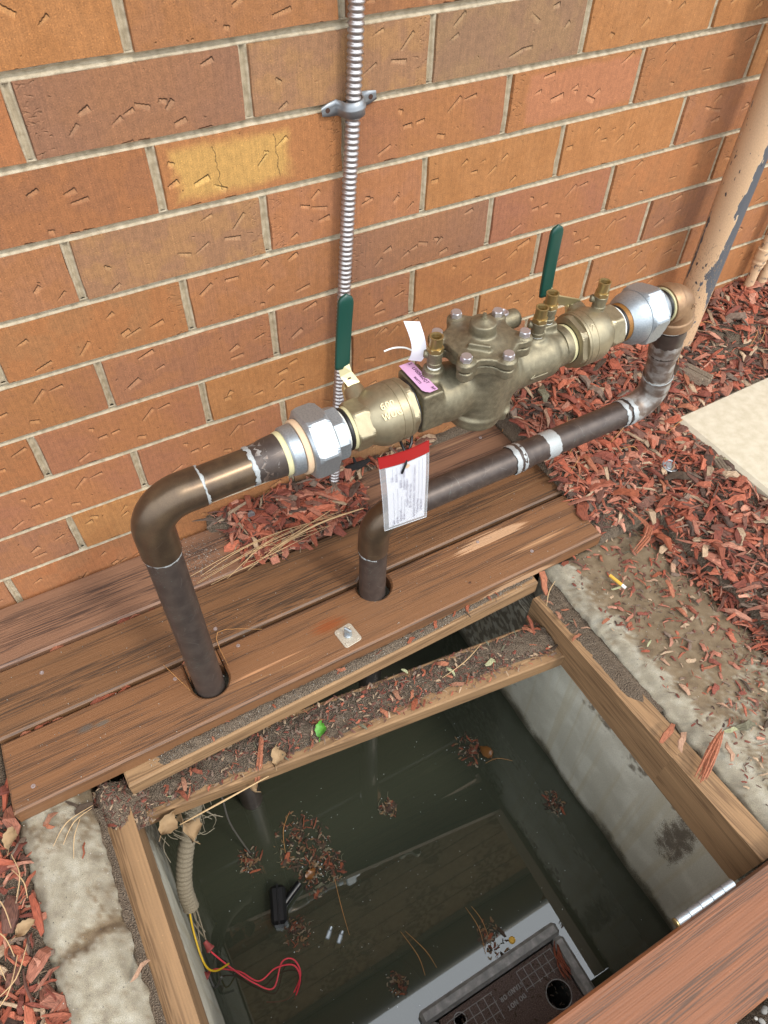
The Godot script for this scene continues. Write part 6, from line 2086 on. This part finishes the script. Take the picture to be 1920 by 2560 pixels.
	tube(st, curve([Vector3(0.425, 0.085, 0.028), Vector3(0.455, 0.086, 0.034), Vector3(0.49, 0.083, 0.026)], 5), [0.004, 0.007, 0.008, 0.009, 0.008, 0.010, 0.009, 0.008, 0.006, 0.005, 0.003], 7, true, -1)
	tube(st, [Vector3(0.452, 0.09, 0.030), Vector3(0.450, 0.106, 0.022)], [0.005, 0.002], 6, true, -1)
	tag(obj("charred_stick", st, M.char), "short black charred stick lying at the foot of the wall", "stick")
	var roots := mb()
	for i in 26:
		var p := Vector3(r.randf_range(-0.225, -0.12), r.randf_range(-0.20, -0.12), r.randf_range(0.46, 0.52))
		var q := p + Vector3(r.randf_range(-0.01, 0.05), r.randf_range(-0.05, -0.01), r.randf_range(0.0, 0.04))
		tube(roots, curve([p, (p + q) / 2 + Vector3(r.randf_range(-1, 1), r.randf_range(-1, 1), r.randf_range(-1, 1)) * 0.012, q], 4), 0.0007, 4, true, -1)
	tag(obj("rootlets", roots, M.dusty_hose), "fine dry rootlets hanging at the pit's left corner", "", "", "stuff")
	# dry stalks and needles
	var gs := "dry stalks along the mulch heap"
	for i in 14:
		var xa := r.randf_range(-0.02, 0.20); var xb := r.randf_range(0.20, 0.42)
		var za := 0.152 + r.randf_range(-0.03, 0.012); var zb := 0.138 + r.randf_range(-0.05, 0.014)
		var ya := 0.042 + r.randf_range(0, 0.012)
		if xa > 0.1: ya = maxf(ya, soil_h(xa, za) + 0.012)
		var yb := maxf(0.046, soil_h(xb, zb) + 0.016)
		needle([Vector3(xa, ya, za), Vector3((xa + xb) / 2, maxf(ya, yb) + 0.006 + r.randf_range(0, 0.01), (za + zb) / 2 + r.randf_range(-0.014, 0.014)), Vector3(xb, yb, zb)], r.randf_range(0.0006, 0.0012), "thin dry stalk lying along the mulch heap's front edge", gs, M.straw, "straw_stalk")
	needle([Vector3(0.185, 0.066, 0.150), Vector3(0.30, 0.078, 0.140), Vector3(0.412, 0.072, 0.142)], 0.0026, "thickest pale stalk lying along the mulch heap", "", M.straw, "straw_stalk")
	for i in 26:
		var p := Vector3(r.randf_range(-0.56, -0.412), 0.006, r.randf_range(0.42, 1.1))
		var t := r.randf_range(0.6, 2.4); var l := r.randf_range(0.05, 0.11)
		needle([p, p + Vector3(cos(t) * l * 0.5, 0.008, sin(t) * l * 0.5 + 0.006), p + Vector3(cos(t + 0.3) * l, 0.002, sin(t + 0.3) * l)], 0.0011, "brown pine needle in the mulch left of the concrete strip", "pine needles left of the strip", M.straw)
	for q in [[Vector3(-0.36, 0.006, 0.50), Vector3(-0.33, 0.012, 0.475), Vector3(-0.285, 0.008, 0.466)], [Vector3(-0.345, 0.006, 0.505), Vector3(-0.32, 0.011, 0.480), Vector3(-0.288, 0.008, 0.470)], [Vector3(-0.335, 0.006, 0.535), Vector3(-0.325, 0.012, 0.505), Vector3(-0.31, 0.008, 0.478)]]:
		needle(q, 0.0009, "pine needle lying on the far end of the left strip", "pine needles on the left strip", M.straw)
	for i in 16:
		var x := r.randf_range(0.9, 1.75); var z := r.randf_range(0.03, 0.34)
		var t := r.randf_range(0, TAU); var l := r.randf_range(0.05, 0.10)
		var p := Vector3(x, soil_h(x, z) + 0.012, z); var e2 := Vector3(x + cos(t) * l, 0, z + absf(sin(t)) * l)
		e2.y = soil_h(e2.x, e2.z) + 0.014
		needle([p, (p + e2) / 2 + Vector3(0.01, 0.012, 0), e2], 0.0010, "pine needle lying on the mulch below the downpipe", "pine needles below the downpipe", M.needle)
	needle([Vector3(0.40, -0.083, 0.512), Vector3(0.46, -0.077, 0.505), Vector3(0.515, -0.080, 0.485)], 0.0012, "curved pine needle lying along the cross timber", "", M.straw)
	needle([Vector3(0.665, -0.02, 0.50), Vector3(0.69, -0.018, 0.475), Vector3(0.715, -0.010, 0.462)], 0.0012, "pine needle crossing the far end of the right timber", "", M.straw)
	needle([Vector3(0.10, 0.041, 0.302), Vector3(0.02, 0.046, 0.270), Vector3(0.012, 0.040, 0.345)], 0.0008, "bent needle leaning by the left riser's hole", "", M.needle)
	needle([Vector3(-0.095, 0.041, 0.285), Vector3(-0.085, 0.045, 0.315), Vector3(-0.068, 0.040, 0.36)], 0.0008, "dark needle lying left of the left riser's hole", "", M.needle)
	# pebbles at the near right corner, and grit on the planks
	var peb := SphereMesh.new()
	peb.radius = 1.0; peb.height = 2.0; peb.radial_segments = 8; peb.rings = 5
	var mm := MultiMesh.new()
	mm.transform_format = MultiMesh.TRANSFORM_3D
	mm.use_colors = true
	mm.mesh = peb
	mm.instance_count = 520
	for i in 520:
		var s := r.randf_range(0.002, 0.007)
		mm.set_instance_transform(i, Transform3D(Basis(Vector3.UP, r.randf_range(0, 6)) * Basis.from_scale(Vector3(s * r.randf_range(0.8, 1.4), s * 0.75, s)), Vector3(r.randf_range(0.30, 0.75), 0.006 + r.randf_range(-0.002, 0.004), r.randf_range(1.224, 1.34))))
		var g := r.randf_range(0.10, 0.36)
		mm.set_instance_color(i, Color(g, g * 0.94, g * 0.84))
	var mi := MultiMeshInstance3D.new()
	mi.name = numbered("pebbles"); mi.multimesh = mm; mi.material_override = M.gravel_stone
	add_child(mi)
	tag(mi, "small grey pebbles at the near edge of the nearest plank", "", "", "stuff")
	var grit := MultiMesh.new()
	grit.transform_format = MultiMesh.TRANSFORM_3D
	grit.use_colors = true
	grit.mesh = peb
	var spots := []
	for i in 420: spots.append(Vector3(r.randf_range(-0.39, 0.85), 0.0385, r.randf_range(0.15, 0.43)))
	for i in 520: spots.append(Vector3(r.randf_range(0.73, 0.96), -0.006, r.randf_range(0.42, 1.1)))
	for i in 260: spots.append(Vector3(r.randf_range(-0.40, -0.29), 0.001, r.randf_range(0.42, 1.1)))
	for i in 520: spots.append(Vector3(r.randf_range(-0.18, 0.66), 0.005, r.randf_range(0.428, 0.450)))
	for i in 420:
		var x := r.randf_range(-0.22, 0.655)
		spots.append(Vector3(x, -0.087, lerpf(e_back(x) + 0.006, e_front(x) - 0.006, r.randf())))
	for i in 700:
		var q := Vector2(r.randfn(0.055, 0.028), r.randfn(0.085, 0.034))
		if q.y < 0.143 and q.y > 0.01: spots.append(Vector3(q.x, maxf(0.0385, soil_h(q.x, q.y) + 0.001), q.y))
	grit.instance_count = spots.size()
	for i in spots.size():
		var s := r.randf_range(0.0003, 0.0009)
		grit.set_instance_transform(i, Transform3D(Basis.from_scale(Vector3(s, s * 0.7, s * 1.2)), spots[i]))
		var g := r.randf_range(0.16, 0.42) if r.randf() < 0.6 else r.randf_range(0.04, 0.12)
		grit.set_instance_color(i, Color(g, g * 0.92, g * 0.8))
	mi = MultiMeshInstance3D.new()
	mi.name = numbered("grit"); mi.multimesh = grit; mi.material_override = M.gravel_stone
	add_child(mi)
	tag(mi, "sand grains scattered over planks, timbers and concrete", "", "", "stuff")

# ---------------------------------------------------------------- mulch
func build_mulch():
	var r := RandomNumberGenerator.new(); r.seed = 2024
	var palette := [Color(0.550, 0.162, 0.088), Color(0.445, 0.110, 0.056), Color(0.681, 0.311, 0.206), Color(0.301, 0.079, 0.049), Color(0.524, 0.203, 0.128), Color(0.600, 0.420, 0.270), Color(0.270, 0.185, 0.135), Color(0.112, 0.063, 0.044), Color(0.210, 0.090, 0.061)]
	var put := []
	for v in 8: put.append([])
	var zones := [[0.856, 2.3, 0.0, 0.86, 22000], [0.985, 1.35, 0.86, 1.6, 3600], [0.07, 0.66, 0.008, 0.156, 2300], [-1.0, -0.408, 0.36, 1.5, 7500]]
	var loose := 0
	for q in zones:
		for i in q[4]:
			var x := r.randf_range(q[0], q[1]); var z := r.randf_range(q[2], q[3])
			if x > 1.216 and z > 0.255: continue
			if q[0] > 0.8 and x < 0.985 and z > 0.425: continue
			var m := 0.5 + 0.5 * n2(x, z, 3.4) + 0.25 * n2(x, z, 11.0)
			var keep := 1.0
			if q[0] == 0.856:
				# bare soil behind the plank ends, along the wall and on the bank under the downpipe
				var bare := exp(-(pow((x - 0.90) / 0.10, 2) + pow((z - 0.44) / 0.09, 2))) * 0.85
				bare = maxf(bare, exp(-(pow((x - 1.50) / 0.13, 2) + pow((z - 0.13) / 0.07, 2))) * 0.9)
				bare = maxf(bare, exp(-(pow((x - 0.95) / 0.10, 2) + pow((z - 0.08) / 0.05, 2))) * 0.5)
				
				keep = clampf(1.15 - bare - maxf(0.0, 0.4 - m) * 1.0, 0.05, 1.0)
				if x > 1.75: keep *= 0.5
			elif q[0] == 0.07:
				if soil_h(x, z) < 0.036: continue
				if x < 0.12: keep = 0.5
			elif q[0] == 0.955:
				keep = 0.85
			else:
				keep = 0.85
			if r.randf() > keep: continue
			var len := r.randf_range(0.012, 0.034) if r.randf() < 0.70 else r.randf_range(0.034, 0.062)
			var y := (maxf(soil_h(x, z), -0.012) if x > 0 else soil_h(x, z)) + r.randf_range(0.0, 0.013)
			var b := chip_basis(r, len, 0.42)
			var sort := r.randf()
			if sort < 0.28: b = b * Basis.from_scale(Vector3(1.25, 0.7, 0.38))
			elif sort < 0.50: b = b * Basis.from_scale(Vector3(0.42, 0.5, 0.42))
			if len > 0.050 and loose < 42 and x < 1.7 and x > -0.62 and z < 1.1:
				loose += 1
				var cc := pick(r)
				var lab: String = "large " + CHIP_LOOK[cc] + " chip lying on the mulch " + ("left of the concrete strip" if x < 0 else "heap behind the planks" if x < 0.7 else "close to the brick wall" if z < 0.16 else "under the lower copper pipe" if z < 0.36 and x < 1.2 else "between the plank ends and the cream slab")
				chip(Vector3(x, y + 0.006, z), len, 0.3, cc, r, lab, "large chips on the mulch")
				continue
			var c: Color = palette[[0, 0, 0, 1, 1, 1, 2, 3, 3, 4, 4, 5, 6, 7, 8, 8][r.randi() % 16]]
			c = c * r.randf_range(0.7, 1.15)
			put[r.randi() % 8].append([Transform3D(b, Vector3(x, y, z)), c])
	# small broken bits trodden into the soil and over the concrete strip and the timbers
	for i in 9000:
		var x := r.randf_range(0.735, 1.22); var z := r.randf_range(0.415, 1.3)
		var y := soil_h(x, z) + 0.001
		var keep := 0.75
		if x < 1.03:
			y = -0.0055 - 0.02 * smoothstep(0.93, 1.03, x); keep = 0.30 + 0.55 * smoothstep(0.76, 0.95, x)
		if r.randf() > keep * (0.55 + 0.5 * n2(x, z, 8.0)): continue
		var c: Color = palette[[0, 1, 3, 5, 6, 6, 7, 8, 8, 3][r.randi() % 10]] * r.randf_range(0.7, 1.2)
		put[r.randi() % 8].append([Transform3D(chip_basis(r, r.randf_range(0.003, 0.013), 0.3), Vector3(x, y, z)), c])
	for i in 420:
		var x := lerpf(0.76, 1.02, pow(r.randf(), 0.7)); var z := r.randf_range(0.42, 1.25)
		var c: Color = palette[[0, 1, 2, 3, 4, 4, 5, 6, 8][r.randi() % 9]] * r.randf_range(0.8, 1.15)
		put[r.randi() % 8].append([Transform3D(chip_basis(r, r.randf_range(0.010, 0.026), 0.2), Vector3(x, -0.004 - 0.02 * smoothstep(0.93, 1.03, x) + r.randf_range(0, 0.004), z)), c])
	for i in 1500:
		var x := r.randf_range(-0.225, 0.655)
		var z := lerpf(e_back(x) + 0.004, e_front(x) - 0.006, r.randf())
		var c: Color = palette[[0, 3, 5, 6, 6, 7, 8, 8][r.randi() % 8]] * r.randf_range(0.7, 1.2)
		put[r.randi() % 8].append([Transform3D(chip_basis(r, r.randf_range(0.003, 0.014), 0.35), Vector3(x, -0.0865 + r.randf_range(0, 0.003), z)), c])
	for i in 420:
		var x := r.randf_range(-0.30, -0.20); var z := r.randf_range(0.42, 0.52)
		var c: Color = palette[[3, 5, 6, 6, 7, 8, 8][r.randi() % 7]] * r.randf_range(0.7, 1.2)
		put[r.randi() % 8].append([Transform3D(chip_basis(r, r.randf_range(0.003, 0.012), 0.35), Vector3(x, -0.049 + 0.040 * exp(-(pow((x + 0.262) / 0.026, 2) + pow((z - 0.45) / 0.045, 2))), z)), c])
	var bed := Node3D.new()
	bed.name = "mulch"
	add_child(bed)
	tag(bed, "red shredded wood mulch covering the bed by the wall", "", "", "stuff")
	for v in 8:
		var mm := MultiMesh.new()
		mm.transform_format = MultiMesh.TRANSFORM_3D
		mm.use_colors = true
		mm.mesh = chip_mesh(v)
		mm.instance_count = put[v].size()
		for i in put[v].size():
			mm.set_instance_transform(i, put[v][i][0])
			mm.set_instance_color(i, put[v][i][1])
		var mi := MultiMeshInstance3D.new()
		mi.name = "chips"
		mi.multimesh = mm
		mi.material_override = M.chip_wood
		bed.add_child(mi, true)
